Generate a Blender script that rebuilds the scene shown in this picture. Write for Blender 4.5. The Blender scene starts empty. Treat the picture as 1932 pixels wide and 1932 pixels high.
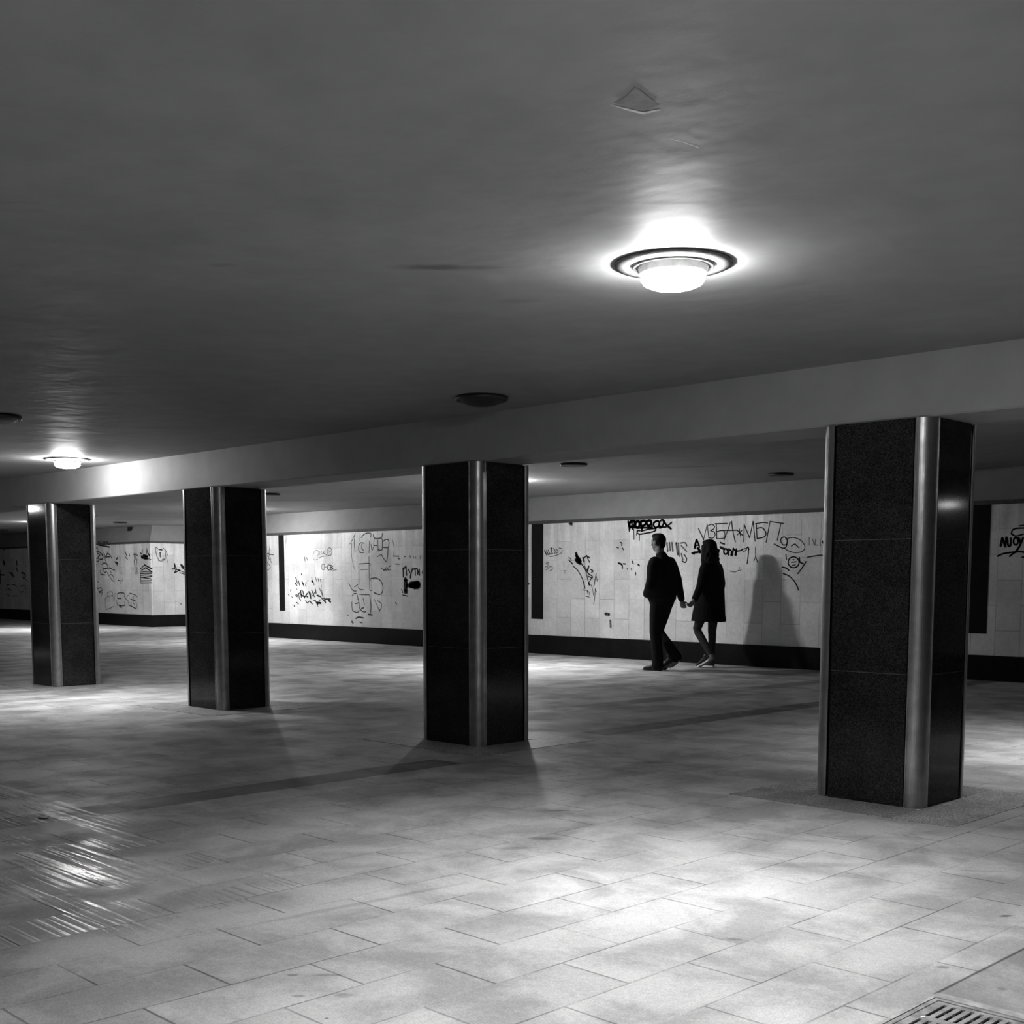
import bpy, bmesh, math, random
from mathutils import Vector, Matrix
random.seed(7)
SC = bpy.context.scene
COL = SC.collection

# ------------------------------------------------------------------ camera, world, exposure
cam_d = bpy.data.cameras.new('camera')
cam = bpy.data.objects.new('camera', cam_d)
COL.objects.link(cam)
cam_d.sensor_width = 36.0
cam_d.lens = 2319.5 / 1932 * 36
cam_d.shift_y = (1324.1 - 966) / 1932
cam_d.clip_start = 0.05
yaw, pitch = 0.7895, -0.1003
fw = Vector((-math.sin(yaw) * math.cos(pitch), math.cos(yaw) * math.cos(pitch), math.sin(pitch)))
cam.rotation_euler = fw.to_track_quat('-Z', 'Y').to_euler()
cam.location = (0, 0, 1.22)
SC.camera = cam

w = bpy.data.worlds.new('world')
SC.world = w
w.use_nodes = True
w.node_tree.nodes['Background'].inputs[0].default_value = (0, 0, 0, 1)
w.node_tree.nodes['Background'].inputs[1].default_value = 0

vs = SC.view_settings
vs.view_transform = 'Standard'
vs.look = 'None'
vs.gamma = 1
vs.use_curve_mapping = False
vs.exposure = 0.0
SC.cycles.use_denoising = True
SC.cycles.sample_clamp_indirect = 6.0
SC.cycles.max_bounces = 10
SC.cycles.diffuse_bounces = 5
SPREAD = 117.0        # opening in degrees of the beam a lamp's reflector throws down
# lit lamps: place, label, glow of the glass, watts thrown downwards
LIT = [((-2.905, 3.72, 2.376), 'large lit lamp with grey ring, nearest on the ceiling', 185, 420),
       ((-11.70, 5.49, 2.376), 'lit lamp with grey ring at the left, in front of the beam', 340, 430),
       ((-19.5, 3.62, 2.376), 'lit lamp mirrored in the leftmost pillar', 120, 150),
       ((-12.0, 11.75, 2.531), 'lit lamp hidden by the third pillar, glowing behind it', 800, 560),
       ((-20.5, 13.0, 2.531), 'lit lamp hidden by the second pillar, flooding the wall with light', 760, 380),
       ((-25.8, 16.0, 2.531), 'lit lamp in the side passage, lighting the corner wall', 720, 240),
       ((-28.5, 12.6, 2.531), 'lit lamp hidden by the leftmost pillar', 460, 700),
       ((-3.15, 8.75, 2.531), 'lit lamp hidden by the beam right of the nearest pillar', 70, 400),
       ((-1.0, 1.5, 2.376), 'lit lamp on the near ceiling above the drain', 170, 680)]

# ------------------------------------------------------------------ node helpers
class NT:
    def __init__(s, name):
        s.m = bpy.data.materials.new(name)
        s.m.use_nodes = True
        s.t = s.m.node_tree
        s.b = s.t.nodes['Principled BSDF']
        s.out = s.t.nodes['Material Output']
        s._pos = None
    def n(s, kind, **kw):
        x = s.t.nodes.new(kind)
        for k, v in kw.items():
            setattr(x, k, v)
        return x
    def put(s, sock, v):
        if isinstance(v, bpy.types.NodeSocket):
            s.t.links.new(v, sock)
        elif v is not None:
            sock.default_value = v
    def math(s, op, a, b=None, c=None, clamp=False):
        x = s.n('ShaderNodeMath', operation=op, use_clamp=clamp)
        s.put(x.inputs[0], a)
        if b is not None: s.put(x.inputs[1], b)
        if c is not None: s.put(x.inputs[2], c)
        return x.outputs[0]
    def pos(s):
        if s._pos is None:
            tc = s.n('ShaderNodeTexCoord')
            s._pos = tc.outputs['Object']
        return s._pos
    def xyz(s):
        x = s.n('ShaderNodeSeparateXYZ')
        s.put(x.inputs[0], s.pos())
        return x.outputs
    def vec(s, x, y, z=0.0):
        c = s.n('ShaderNodeCombineXYZ')
        s.put(c.inputs[0], x); s.put(c.inputs[1], y); s.put(c.inputs[2], z)
        return c.outputs[0]
    def scaled(s, v, sc):
        x = s.n('ShaderNodeVectorMath', operation='MULTIPLY')
        s.put(x.inputs[0], v); x.inputs[1].default_value = sc
        return x.outputs[0]
    def noise(s, v, scale, detail=4.0, rough=0.55, dist=0.0):
        x = s.n('ShaderNodeTexNoise')
        s.put(x.inputs['Vector'], v)
        x.inputs['Scale'].default_value = scale
        x.inputs['Detail'].default_value = detail
        x.inputs['Roughness'].default_value = rough
        x.inputs['Distortion'].default_value = dist
        return x.outputs[0]
    def white(s, v):
        x = s.n('ShaderNodeTexWhiteNoise', noise_dimensions='3D')
        s.put(x.inputs['Vector'], v)
        return x.outputs['Value']
    def step(s, v, a, b, lo=0.0, hi=1.0):
        x = s.n('ShaderNodeMapRange', interpolation_type='SMOOTHSTEP')
        s.put(x.inputs[0], v)
        for i, q in enumerate((a, b, lo, hi)):
            s.put(x.inputs[i + 1], q)
        return x.outputs[0]
    def lerp(s, f, a, b):
        return s.math('ADD', a, s.math('MULTIPLY', f, s.math('SUBTRACT', b, a)))
    def grey(s, v):
        return s.vec(v, v, v)
    def bump(s, h, strength, dist):
        x = s.n('ShaderNodeBump')
        x.inputs['Strength'].default_value = strength
        x.inputs['Distance'].default_value = dist
        s.put(x.inputs['Height'], h)
        s.t.links.new(x.outputs[0], s.b.inputs['Normal'])
    def set(s, **kw):
        for k, v in kw.items():
            s.put(s.b.inputs[k], v)
        return s.m
    def ellipse(s, X, Y, cx, cy, rx, ry, ang=0.0, soft=0.5, wob=None):
        ca, sa = math.cos(ang), math.sin(ang)
        dx = s.math('SUBTRACT', X, cx); dy = s.math('SUBTRACT', Y, cy)
        u = s.math('DIVIDE', s.math('ADD', s.math('MULTIPLY', dx, ca), s.math('MULTIPLY', dy, sa)), rx)
        v = s.math('DIVIDE', s.math('SUBTRACT', s.math('MULTIPLY', dy, ca), s.math('MULTIPLY', dx, sa)), ry)
        d = s.math('SQRT', s.math('ADD', s.math('MULTIPLY', u, u), s.math('MULTIPLY', v, v)))
        if wob is not None:
            d = s.math('ADD', d, wob)
        return s.step(d, 1.0 + soft * .4, 1.0 - soft, 0.0, 1.0)

def flat_mat(name, g, rough=0.6, metal=0.0, spec=0.5, var=0.25, scale=30.0):
    t = NT(name)
    nz = t.noise(t.pos(), scale, 3)
    v = t.math('MULTIPLY', g, t.step(nz, 0.25, 0.75, 1 - var, 1 + var))
    t.set(**{'Base Color': t.grey(v), 'Roughness': rough, 'Metallic': metal, 'Specular IOR Level': spec})
    return t.m

# ------------------------------------------------------------------ surface materials
def make_floor_mat():
    t = NT('paving_slabs')
    X, Y, Z = t.xyz()
    u = t.math('DIVIDE', t.math('ADD', X, 4.27), 0.279)
    crs = t.math('FLOOR', u)
    fu = t.math('SUBTRACT', u, crs)
    v = t.math('SUBTRACT', t.math('DIVIDE', t.math('SUBTRACT', Y, 1.934), 0.575), t.math('MULTIPLY', t.math('ADD', crs, 1), 0.5))
    row = t.math('FLOOR', v)
    fv = t.math('SUBTRACT', v, row)
    du = t.math('MULTIPLY', t.math('MINIMUM', fu, t.math('SUBTRACT', 1, fu)), 0.279)
    dv = t.math('MULTIPLY', t.math('MINIMUM', fv, t.math('SUBTRACT', 1, fv)), 0.575)
    p = t.pos()
    big = t.noise(p, 0.9, 3)
    blot = t.noise(t.scaled(p, (1, 1, 1)), 2.3, 5, .6, .4)
    fine = t.noise(p, 45, 4, .7)
    grit = t.noise(p, 160, 2, .7)
    wob = t.math('MULTIPLY', t.math('SUBTRACT', t.noise(p, 14, 4), .5), 1.1)
    jn = t.noise(p, 2.1, 2)
    ju = t.math('MULTIPLY', t.step(du, 0.0015, 0.0042, 1, 0), t.step(jn, .38, .62, .12, .8))
    jv = t.math('MULTIPLY', t.step(dv, 0.0022, 0.0052, 1, 0), t.step(t.noise(p, 1.3, 2), .3, .62, .25, 1.0))
    joint = t.math('MULTIPLY', t.math('MAXIMUM', ju, jv), t.step(X, -1.625, -1.62, 1, 0))
    rnd = t.white(t.vec(crs, row, 3.0))
    rnd2 = t.white(t.vec(crs, row, 9.0))
    tone = t.lerp(rnd, 0.92, 1.06)
    # courses of darker stone
    band = t.math('MULTIPLY', t.math('COMPARE', crs, -7, .3), t.step(Y, 5.43, 5.44, 1, 0))
    band2 = t.math('MULTIPLY', t.math('COMPARE', crs, -8, .3), t.step(Y, 7.2, 7.22, 0, 1))
    band3 = t.math('MULTIPLY', t.math('COMPARE', crs, -13, .3), t.step(Y, 8.6, 8.62, 0, 1))
    far = t.math('MULTIPLY', t.step(rnd2, .80, .82, 0, 1), t.step(X, -7.0, -7.4, 0, 1))
    dark = t.math('MAXIMUM', t.math('MAXIMUM', band, band2), t.math('MAXIMUM', t.math('MULTIPLY', band3, .7), t.math('MULTIPLY', far, .45)))
    alb = t.math('MULTIPLY', 0.45, tone)
    alb = t.math('MULTIPLY', alb, t.step(blot, .36, .64, .70, 1.12))
    alb = t.math('MULTIPLY', alb, t.step(big, .3, .7, .86, 1.08))
    alb = t.math('MULTIPLY', alb, t.step(fine, .3, .7, .90, 1.08))
    alb = t.math('MULTIPLY', alb, t.step(grit, .35, .62, .84, 1.08))
    alb = t.math('MULTIPLY', alb, t.lerp(dark, 1.0, 0.42))
    alb = t.math('MULTIPLY', alb, t.lerp(joint, 1.0, 0.40))
    # darker stone beyond the drain line
    side = t.step(X, -1.625, -1.62, 0, 1)
    alb = t.math('MULTIPLY', alb, t.lerp(side, 1.0, .74))
    seam = t.math('MULTIPLY', t.step(t.math('ABSOLUTE', t.math('SUBTRACT', X, -1.622)), .003, .007, 1, 0), t.step(Y, 3.36, 3.37, 0, 1))
    alb = t.math('MULTIPLY', alb, t.lerp(seam, 1.0, .3))
    # dirt with shapes of its own: stains, gum, scuffs (x, y, rx, ry, angle, strength)
    st = [(-3.89, 3.87, .10, .035, .9, .45), (-3.93, 4.12, .085, .04, .75, .6), (-3.62, 2.80, .62, .022, 1.48, .35),
          (-4.37, 4.66, .11, .014, .85, .7), (-3.30, 3.40, .16, .05, .8, .2), (-2.36, 3.40, .04, .02, .5, .6),
          (-1.835, 4.345, .012, .026, -.5, 1.0), (-1.72, 3.62, .024, .018, .8, .7), (-1.50, 3.55, .016, .016, 0, .5),
          (-3.02, 2.20, .05, .014, .8, .55), (-3.10, 2.12, .02, .011, .8, .7), (-2.93, 2.02, .025, .012, .8, .6),
          (-2.84, 2.12, .03, .02, .7, .4), (-2.76, 1.85, .02, .008, .8, .7), (-2.72, 1.97, .008, .008, 0, 1.0),
          (-5.36, 2.40, .035, .018, .7, .8), (-4.48, 2.06, .02, .012, .7, .7), (-3.55, 5.10, .13, .05, .7, .3),
          (-2.75, 4.55, .22, .06, .8, .3), (-2.5, 5.2, .2, .08, .7, .3), (-2.2, 4.95, .1, .03, .7, .35),
          (-5.1, 6.35, .20, .03, .8, .45), (-5.6, 5.6, .10, .02, .9, .45), (-2.1, 7.4, .3, .07, .8, .3)]
    for (cx, cy, rx, ry, an, k) in st:
        e = t.ellipse(X, Y, cx, cy, rx, ry, an, .6, wob)
        alb = t.math('MULTIPLY', alb, t.lerp(t.math('MULTIPLY', e, k), 1.0, 0.30))
    # fine saw ridges across the slabs, polished here and there
    rid = t.noise(t.vec(t.math('MULTIPLY', X, 1.2), t.math('MULTIPLY', Y, 55.0), rnd), 1.0, 2, .6)
    rmask = t.math('MULTIPLY', t.step(rnd2, .15, .3, 0, 1), t.step(t.noise(p, 1.7, 3), .36, .5, 0, 1))
    rmask = t.math('MULTIPLY', rmask, t.math('MULTIPLY', t.step(X, -3.6, -4.1, 0, 1), t.step(Y, 2.75, 3.05, 1, 0)))
    ridge = t.math('MULTIPLY', rmask, t.step(rid, .48, .60, 0, 1))
    ro = t.lerp(ridge, t.step(blot, .3, .7, .62, .46), 0.17)
    h = t.math('ADD', t.math('MULTIPLY', fine, .0006), t.math('MULTIPLY', t.math('MULTIPLY', rid, rmask), .0009))
    h = t.math('SUBTRACT', h, t.math('MULTIPLY', joint, .003))
    h = t.math('ADD', h, t.math('MULTIPLY', blot, .0016))
    t.bump(h, 1.0, 1.0)
    return t.set(**{'Base Color': t.grey(alb), 'Roughness': ro, 'Specular IOR Level': t.lerp(ridge, .12, .5)})

def make_ceiling_mat(name, stains):
    t = NT(name)
    X, Y, Z = t.xyz()
    p = t.pos()
    a = t.math('MULTIPLY', .30, t.step(t.noise(p, .8, 3), .3, .7, .90, 1.05))
    a = t.math('MULTIPLY', a, t.step(t.noise(p, 6, 4), .3, .7, .95, 1.04))
    wob = t.math('MULTIPLY', t.math('SUBTRACT', t.noise(p, 7, 4), .5), 1.2)
    for (cx, cy, rx, ry, an, k) in stains:
        e = t.ellipse(X, Y, cx, cy, rx, ry, an, .8, wob)
        a = t.math('MULTIPLY', a, t.lerp(t.math('MULTIPLY', e, k), 1.0, .35))
    h = t.math('ADD', t.math('MULTIPLY', t.noise(p, 2.2, 3), .010), t.math('MULTIPLY', t.noise(p, 9, 3), .0014))
    h = t.math('ADD', h, t.math('MULTIPLY', t.noise(p, 90, 2), .0002))
    t.bump(h, 1.0, 1.0)
    return t.set(**{'Base Color': t.grey(a), 'Roughness': .60, 'Specular IOR Level': .14})

def make_wall_mat(name, axis):
    t = NT(name)
    X, Y, Z = t.xyz()
    H = X if axis == 'x' else Y
    p = t.pos()
    u = t.math('DIVIDE', t.math('ADD', H, 12.574), 0.297)
    c = t.math('FLOOR', u)
    fu = t.math('SUBTRACT', u, c)
    v = t.math('ADD', t.math('DIVIDE', Z, 0.598), t.math('MULTIPLY', t.math('ADD', c, 1), .5))
    r = t.math('FLOOR', v)
    fv = t.math('SUBTRACT', v, r)
    du = t.math('MULTIPLY', t.math('MINIMUM', fu, t.math('SUBTRACT', 1, fu)), .297)
    dv = t.math('MULTIPLY', t.math('MINIMUM', fv, t.math('SUBTRACT', 1, fv)), .598)
    j = t.math('MAXIMUM', t.step(du, .002, .006, 1, 0), t.step(dv, .002, .006, 1, 0))
    j = t.math('MULTIPLY', j, t.step(t.noise(p, .9, 2), .35, .65, .15, .75))
    rnd = t.white(t.vec(c, r, 2.0))
    a = t.math('MULTIPLY', .80, t.lerp(rnd, .90, 1.08))
    a = t.math('MULTIPLY', a, t.step(t.noise(p, 1.6, 5, .6), .3, .7, .84, 1.08))
    a = t.math('MULTIPLY', a, t.step(t.noise(p, 22, 4, .65), .3, .7, .93, 1.05))
    # vertical run-off marks from the ledge
    run = t.noise(t.vec(t.math('MULTIPLY', H, 9.0), t.math('MULTIPLY', Z, .7), 0), 1.0, 3)
    a = t.math('MULTIPLY', a, t.lerp(t.step(Z, 1.3, 2.1, 0, 1), 1.0, t.step(run, .35, .7, .86, 1.14)))
    a = t.math('MULTIPLY', a, t.lerp(j, 1.0, .45))
    t.bump(t.math('MULTIPLY', j, -.0015), 1.0, 1.0)
    return t.set(**{'Base Color': t.grey(a), 'Roughness': .38, 'Specular IOR Level': .4})

def make_granite(name, g, rough, spec=.5):
    t = NT(name)
    p = t.pos()
    vo = t.n('ShaderNodeTexVoronoi'); vo.inputs['Scale'].default_value = 260
    t.put(vo.inputs['Vector'], p)
    k = t.white(vo.outputs['Position'])
    a = t.math('MULTIPLY', g, t.step(k, .2, 1.0, .45, 2.2))
    a = t.math('MULTIPLY', a, t.step(t.noise(p, 5, 4), .3, .7, .8, 1.2))
    return t.set(**{'Base Color': t.grey(a), 'Roughness': rough, 'Specular IOR Level': spec})

def make_steel():
    t = NT('brushed_steel')
    X, Y, Z = t.xyz()
    br = t.noise(t.vec(t.math('MULTIPLY', X, 400.0), t.math('MULTIPLY', Y, 400.0), t.math('MULTIPLY', Z, 2.5)), 1.0, 3)
    sm = t.noise(t.pos(), 7, 4, .6)
    a = t.math('MULTIPLY', .40, t.math('MULTIPLY', t.step(br, .3, .7, .88, 1.1), t.step(sm, .3, .7, .75, 1.1)))
    return t.set(**{'Base Color': t.grey(a), 'Roughness': t.step(sm, .3, .7, .42, .28), 'Metallic': .92})

def make_glow(name, strength):
    t = NT(name)
    return t.set(**{'Base Color': (.9, .9, .9, 1), 'Emission Color': (1, 1, 1, 1), 'Emission Strength': strength, 'Roughness': .4})

M = {}
M['floor'] = make_floor_mat()
M['ceil_front'] = make_ceiling_mat('painted_plaster', [(-3.577, 3.125, .16, .05, .78, .75), (-3.43, 3.27, .08, .03, .78, .35), (-3.75, 3.75, .10, .05, .7, .3),
                                   (-2.153, 2.74, .19, .03, 1.57, .35), (-4.1, 2.55, .06, .03, .7, .3), (-9.0, 4.6, .9, .08, .9, .25)])
M['ceil_back'] = make_ceiling_mat('painted_plaster_back', [(-9.0, 11.9, .7, .07, .5, .6), (-10.4, 12.6, .8, .05, .6, .35), (-14, 9.5, 1.3, .09, .7, .4), (-18, 12, 1.5, .1, .7, .4), (-21, 9, 1.4, .08, .75, .4), (-26, 13.5, 1.5, .1, .75, .6)])
M['beam'] = make_ceiling_mat('painted_beam', [])
M['wall'] = make_wall_mat('stone_wall_tiles', 'x')
M['wall_side'] = make_wall_mat('stone_wall_tiles_side', 'y')
M['plaster'] = make_ceiling_mat('upper_plaster', [])
M['ledge'] = flat_mat('grimy_ledge', .06, .7)
M['dark_granite'] = make_granite('dark_granite_skirting', .008, .4, .12)
M['granite'] = make_granite('polished_black_granite', .018, .075, .14)
M['mortar'] = flat_mat('pale_mortar', .07, .8)
M['void'] = flat_mat('black_gap', .004, .9, spec=.1)
M['steel'] = make_steel()
M['slab'] = make_granite('grey_base_slab', .24, .5)
M['slab_dark'] = make_granite('grey_base_slab_dark', .20, .5)
M['ring'] = flat_mat('grey_lamp_ring', .09, .6, .0, spec=.2)
M['dead_bowl'] = flat_mat('dusty_dark_glass', .02, .5)
M['dead_rim'] = flat_mat('dark_lamp_rim', .015, .5)
M['glow'] = make_glow('glowing_glass', 150)
M['tube'] = make_glow('glowing_tube', 14.0)
M['iron'] = flat_mat('worn_cast_iron', .30, .5, .35, var=.4, scale=18)
M['concrete'] = flat_mat('drain_edge_concrete', .33, .75, var=.4, scale=14)
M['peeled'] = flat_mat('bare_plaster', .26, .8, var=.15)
M['lit_lip_crack'] = flat_mat('pale_lip_light_and_crack', .85, .8)  # near-white, paints the light on the peel's lip; the crack shares it
M['paper'] = flat_mat('white_paper', .8, .8)
M['skin'] = flat_mat('skin', .20, .6, spec=.2)
M['jacket'] = flat_mat('black_jacket_cloth', .012, .9, spec=.1)
M['trousers'] = flat_mat('black_trouser_cloth', .010, .9, spec=.1)
M['coat'] = flat_mat('black_wool_coat', .010, .95, spec=.08)
M['tights'] = flat_mat('dark_grey_tights', .035, .8, spec=.2)
M['leather'] = flat_mat('black_leather', .012, .4, spec=.4)
M['sole'] = flat_mat('white_rubber', .75, .6)
M['hair'] = flat_mat('dark_hair', .007, .7, spec=.12, var=.5, scale=120)
M['eye'] = flat_mat('eye', .4, .2)
PAINT = {}
def paint(g):
    if g not in PAINT:
        PAINT[g] = flat_mat('paint_grey_%d' % round(g * 1000), g, .7, spec=.2, var=.35, scale=25)
    return PAINT[g]

# ------------------------------------------------------------------ object helpers
def link(name, mesh, mat=None, parent=None):
    o = bpy.data.objects.new(name, mesh)
    COL.objects.link(o)
    if mat is not None:
        mesh.materials.append(mat)
    if parent is not None:
        o.parent = parent
    return o
def obj(name, bm, mat, parent=None, smooth=False, loc=None):
    me = bpy.data.meshes.new(name)
    bmesh.ops.recalc_face_normals(bm, faces=bm.faces[:])
    bm.to_mesh(me); bm.free()
    if smooth:
        for p in me.polygons: p.use_smooth = True
    o = link(name, me, mat, parent)
    if loc is not None: o.location = loc
    return o
def thing(name, label, cat, loc=(0, 0, 0), group=None, rz=0.0):
    o = bpy.data.objects.new(name, None)
    COL.objects.link(o)
    o.empty_display_size = .2
    o.location = loc
    o.rotation_euler = (0, 0, rz)
    tag(o, label, cat, group)
    return o
def tag(o, label, cat, group=None):
    o['label'] = label; o['category'] = cat
    if group: o['group'] = group
    return o
def struct(o, label, cat):
    o['kind'] = 'structure'; o['label'] = label; o['category'] = cat
    return o
def copy_tree(o, parent=None):
    c = o.copy()
    COL.objects.link(c)
    c.parent = parent
    for ch in list(o.children):
        copy_tree(ch, c)
    return c
def box(bm, x0, x1, y0, y1, z0, z1):
    v = [bm.verts.new((x, y, z)) for z in (z0, z1) for y in (y0, y1) for x in (x0, x1)]
    for f in ((0, 2, 3, 1), (4, 5, 7, 6), (0, 1, 5, 4), (2, 6, 7, 3), (0, 4, 6, 2), (1, 3, 7, 5)):
        bm.faces.new([v[i] for i in f])
def bev(bm, d, seg=2):
    bmesh.ops.bevel(bm, geom=bm.edges[:], offset=d, segments=seg, profile=.5, affect='EDGES')
def prism(bm, poly, z0, z1):
    a = [bm.verts.new((x, y, z0)) for x, y in poly]
    b = [bm.verts.new((x, y, z1)) for x, y in poly]
    n = len(poly)
    bm.faces.new(a[::-1]); bm.faces.new(b)
    for i in range(n):
        bm.faces.new((a[i], a[(i + 1) % n], b[(i + 1) % n], b[i]))
def extrude_x(bm, prof, x0, x1):      # profile of (y, z)
    a = [bm.verts.new((x0, y, z)) for y, z in prof]
    b = [bm.verts.new((x1, y, z)) for y, z in prof]
    n = len(prof)
    bm.faces.new(a[::-1]); bm.faces.new(b)
    for i in range(n):
        bm.faces.new((a[i], a[(i + 1) % n], b[(i + 1) % n], b[i]))
def lathe(bm, prof, seg=48):          # profile of (r, z), outside
    rings = []
    for r, z in prof:
        if r < 1e-6:
            rings.append([bm.verts.new((0, 0, z))])
        else:
            rings.append([bm.verts.new((r * math.cos(2 * math.pi * i / seg), r * math.sin(2 * math.pi * i / seg), z)) for i in range(seg)])
    for A, B in zip(rings, rings[1:]):
        for i in range(seg):
            j = (i + 1) % seg
            if len(A) == 1: bm.faces.new((A[0], B[i], B[j]))
            elif len(B) == 1: bm.faces.new((A[i], A[j], B[0]))
            else: bm.faces.new((A[i], A[j], B[j], B[i]))
B = bmesh.new

# ------------------------------------------------------------------ the setting
XL, XR, YF, YE = -48.0, 16.0, -6.0, 21.0
GX0, GX1, GY0, GY1 = -1.607, -0.85, 1.9, 3.340      # opening of the floor drain
bm = B()
for (a, b, c, d) in ((XL, GX0, YF, YE), (GX1, XR, YF, YE), (GX0, GX1, YF, GY0), (GX0, GX1, GY1, YE)):
    box(bm, a, b, c, d, -.12, 0)
struct(obj('floor', bm, M['floor']), 'pale stone paved floor of the underpass in staggered slabs', 'floor')

H1, H2, H3 = 2.048, 2.376, 2.531
bm = B(); box(bm, XL, XR, YF, 6.2, H2, 2.75)
ceil_f = struct(obj('ceiling', bm, M['ceil_front']), 'smooth grey painted ceiling over the near half of the hall', 'ceiling')
bm = B(); box(bm, XL, XR, 6.35, YE + .3, H3, 2.75)
struct(obj('ceiling_back', bm, M['ceil_back']), 'grey painted ceiling beyond the beam over the far half', 'ceiling')
bm = B(); box(bm, XL, XR, 6.062, 6.52, H1, 2.74)
bev(bm, .008, 1)
struct(obj('ceiling_beam', bm, M['beam']), 'long pale beam running over the row of black pillars', 'beam')

YW, YK, XK, XP = 14.37, 15.29, -28.2, -23.5
ZT = 2.085
bm = B(); box(bm, XP, XR, YW, YE, 0, ZT)
wall_main = struct(obj('wall_back', bm, M['wall']), 'pale tiled back wall covered with graffiti behind the walking couple', 'wall')
bm = B(); box(bm, XL, XK, YK, YE, 0, ZT)
wall_blk = struct(obj('wall_corner', bm, M['wall']), 'pale tiled wall with a sharp corner at the far left', 'wall')
# the lit return face of the corner, tiled along its own direction
bm = B(); box(bm, XK, XK + .012, YK, YE, 0, ZT)
wall_side = struct(obj('wall_side', bm, M['wall_side']), 'brightly lit side face of the far left corner wall', 'wall')
bm = B(); box(bm, XK, XP, YE, YE + .3, 0, H3)
struct(obj('wall_passage', bm, M['wall']), 'end wall of the side passage between the two tiled walls', 'wall')
bm = B(); box(bm, XL - .3, XL, YF, YE, 0, 2.75)
struct(obj('wall_left', bm, M['wall_side']), 'end wall of the hall far to the left', 'wall')
bm = B(); box(bm, XR, XR + .3, YF, YE, 0, 2.75)
struct(obj('wall_right', bm, M['wall_side']), 'end wall of the hall to the right', 'wall')
bm = B(); box(bm, XL, XR, YF - .3, YF, 0, 2.75)
struct(obj('wall_front', bm, M['wall']), 'wall behind the photographer', 'wall')

LEAN = .18
ZB = 2.135
bm = B(); extrude_x(bm, [(YW + .01, ZB), (YW + LEAN, H3), (YE, H3), (YE, ZB)], XP + .01, XR)
struct(obj('trim_1', bm, M['plaster']), 'plaster band leaning back above the tiled back wall', 'trim')
bm = B()
a = [(XL, YK + .01), (XK - .01, YK + .01), (XK - .01, YE), (XL, YE)]
b_ = [(XL, YK + LEAN), (XK - LEAN, YK + LEAN), (XK - LEAN, YE), (XL, YE)]
lo = [bm.verts.new((x, y, ZB)) for x, y in a]; hi = [bm.verts.new((x, y, H3)) for x, y in b_]
bm.faces.new(lo[::-1]); bm.faces.new(hi)
for i in range(4): bm.faces.new((lo[i], lo[(i + 1) % 4], hi[(i + 1) % 4], hi[i]))
struct(obj('trim_2', bm, M['plaster']), 'plaster band leaning back above the far left corner wall', 'trim')
bm = B(); box(bm, XP - .015, XR, YW - .015, YE, ZT, ZB)
struct(obj('trim_3', bm, M['ledge']), 'thin dark ledge along the top of the back wall tiles', 'trim')
bm = B(); box(bm, XL, XK + .02, YK - .015, YE, ZT, ZB)
struct(obj('trim_4', bm, M['ledge']), 'thin dark ledge along the top of the corner wall tiles', 'trim')
bm = B(); prism(bm, [(XR, YW - .02), (XR, YW), (XP, YW), (XP, YE), (XP - .02, YE), (XP - .02, YW - .02)], 0, .30)
struct(obj('baseboard_back', bm, M['dark_granite']), 'black granite skirting along the back wall', 'skirting')
bm = B(); prism(bm, [(XL, YK - .02), (XK + .032, YK - .02), (XK + .032, YE), (XK + .012, YE), (XK + .012, YK), (XL, YK)], 0, .30)
struct(obj('baseboard_corner', bm, M['dark_granite']), 'black granite skirting round the far left corner wall', 'skirting')
for i, (xc, wd, lab) in enumerate(((-21.13, .19, 'narrow upright black stone inlay in the brightest part of the back wall'),
                                   (-13.905, .262, 'narrow upright black stone inlay between the third pillar and the couple'),
                                   (-6.575, .265, 'narrow upright black stone inlay right of the nearest pillar'))):
    bm = B(); box(bm, xc - wd / 2, xc + wd / 2, YW - .006, YW + .02, .56, 2.085)
    struct(obj('trim_%d' % (5 + i), bm, M['dark_granite']), lab, 'inlay')

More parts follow.
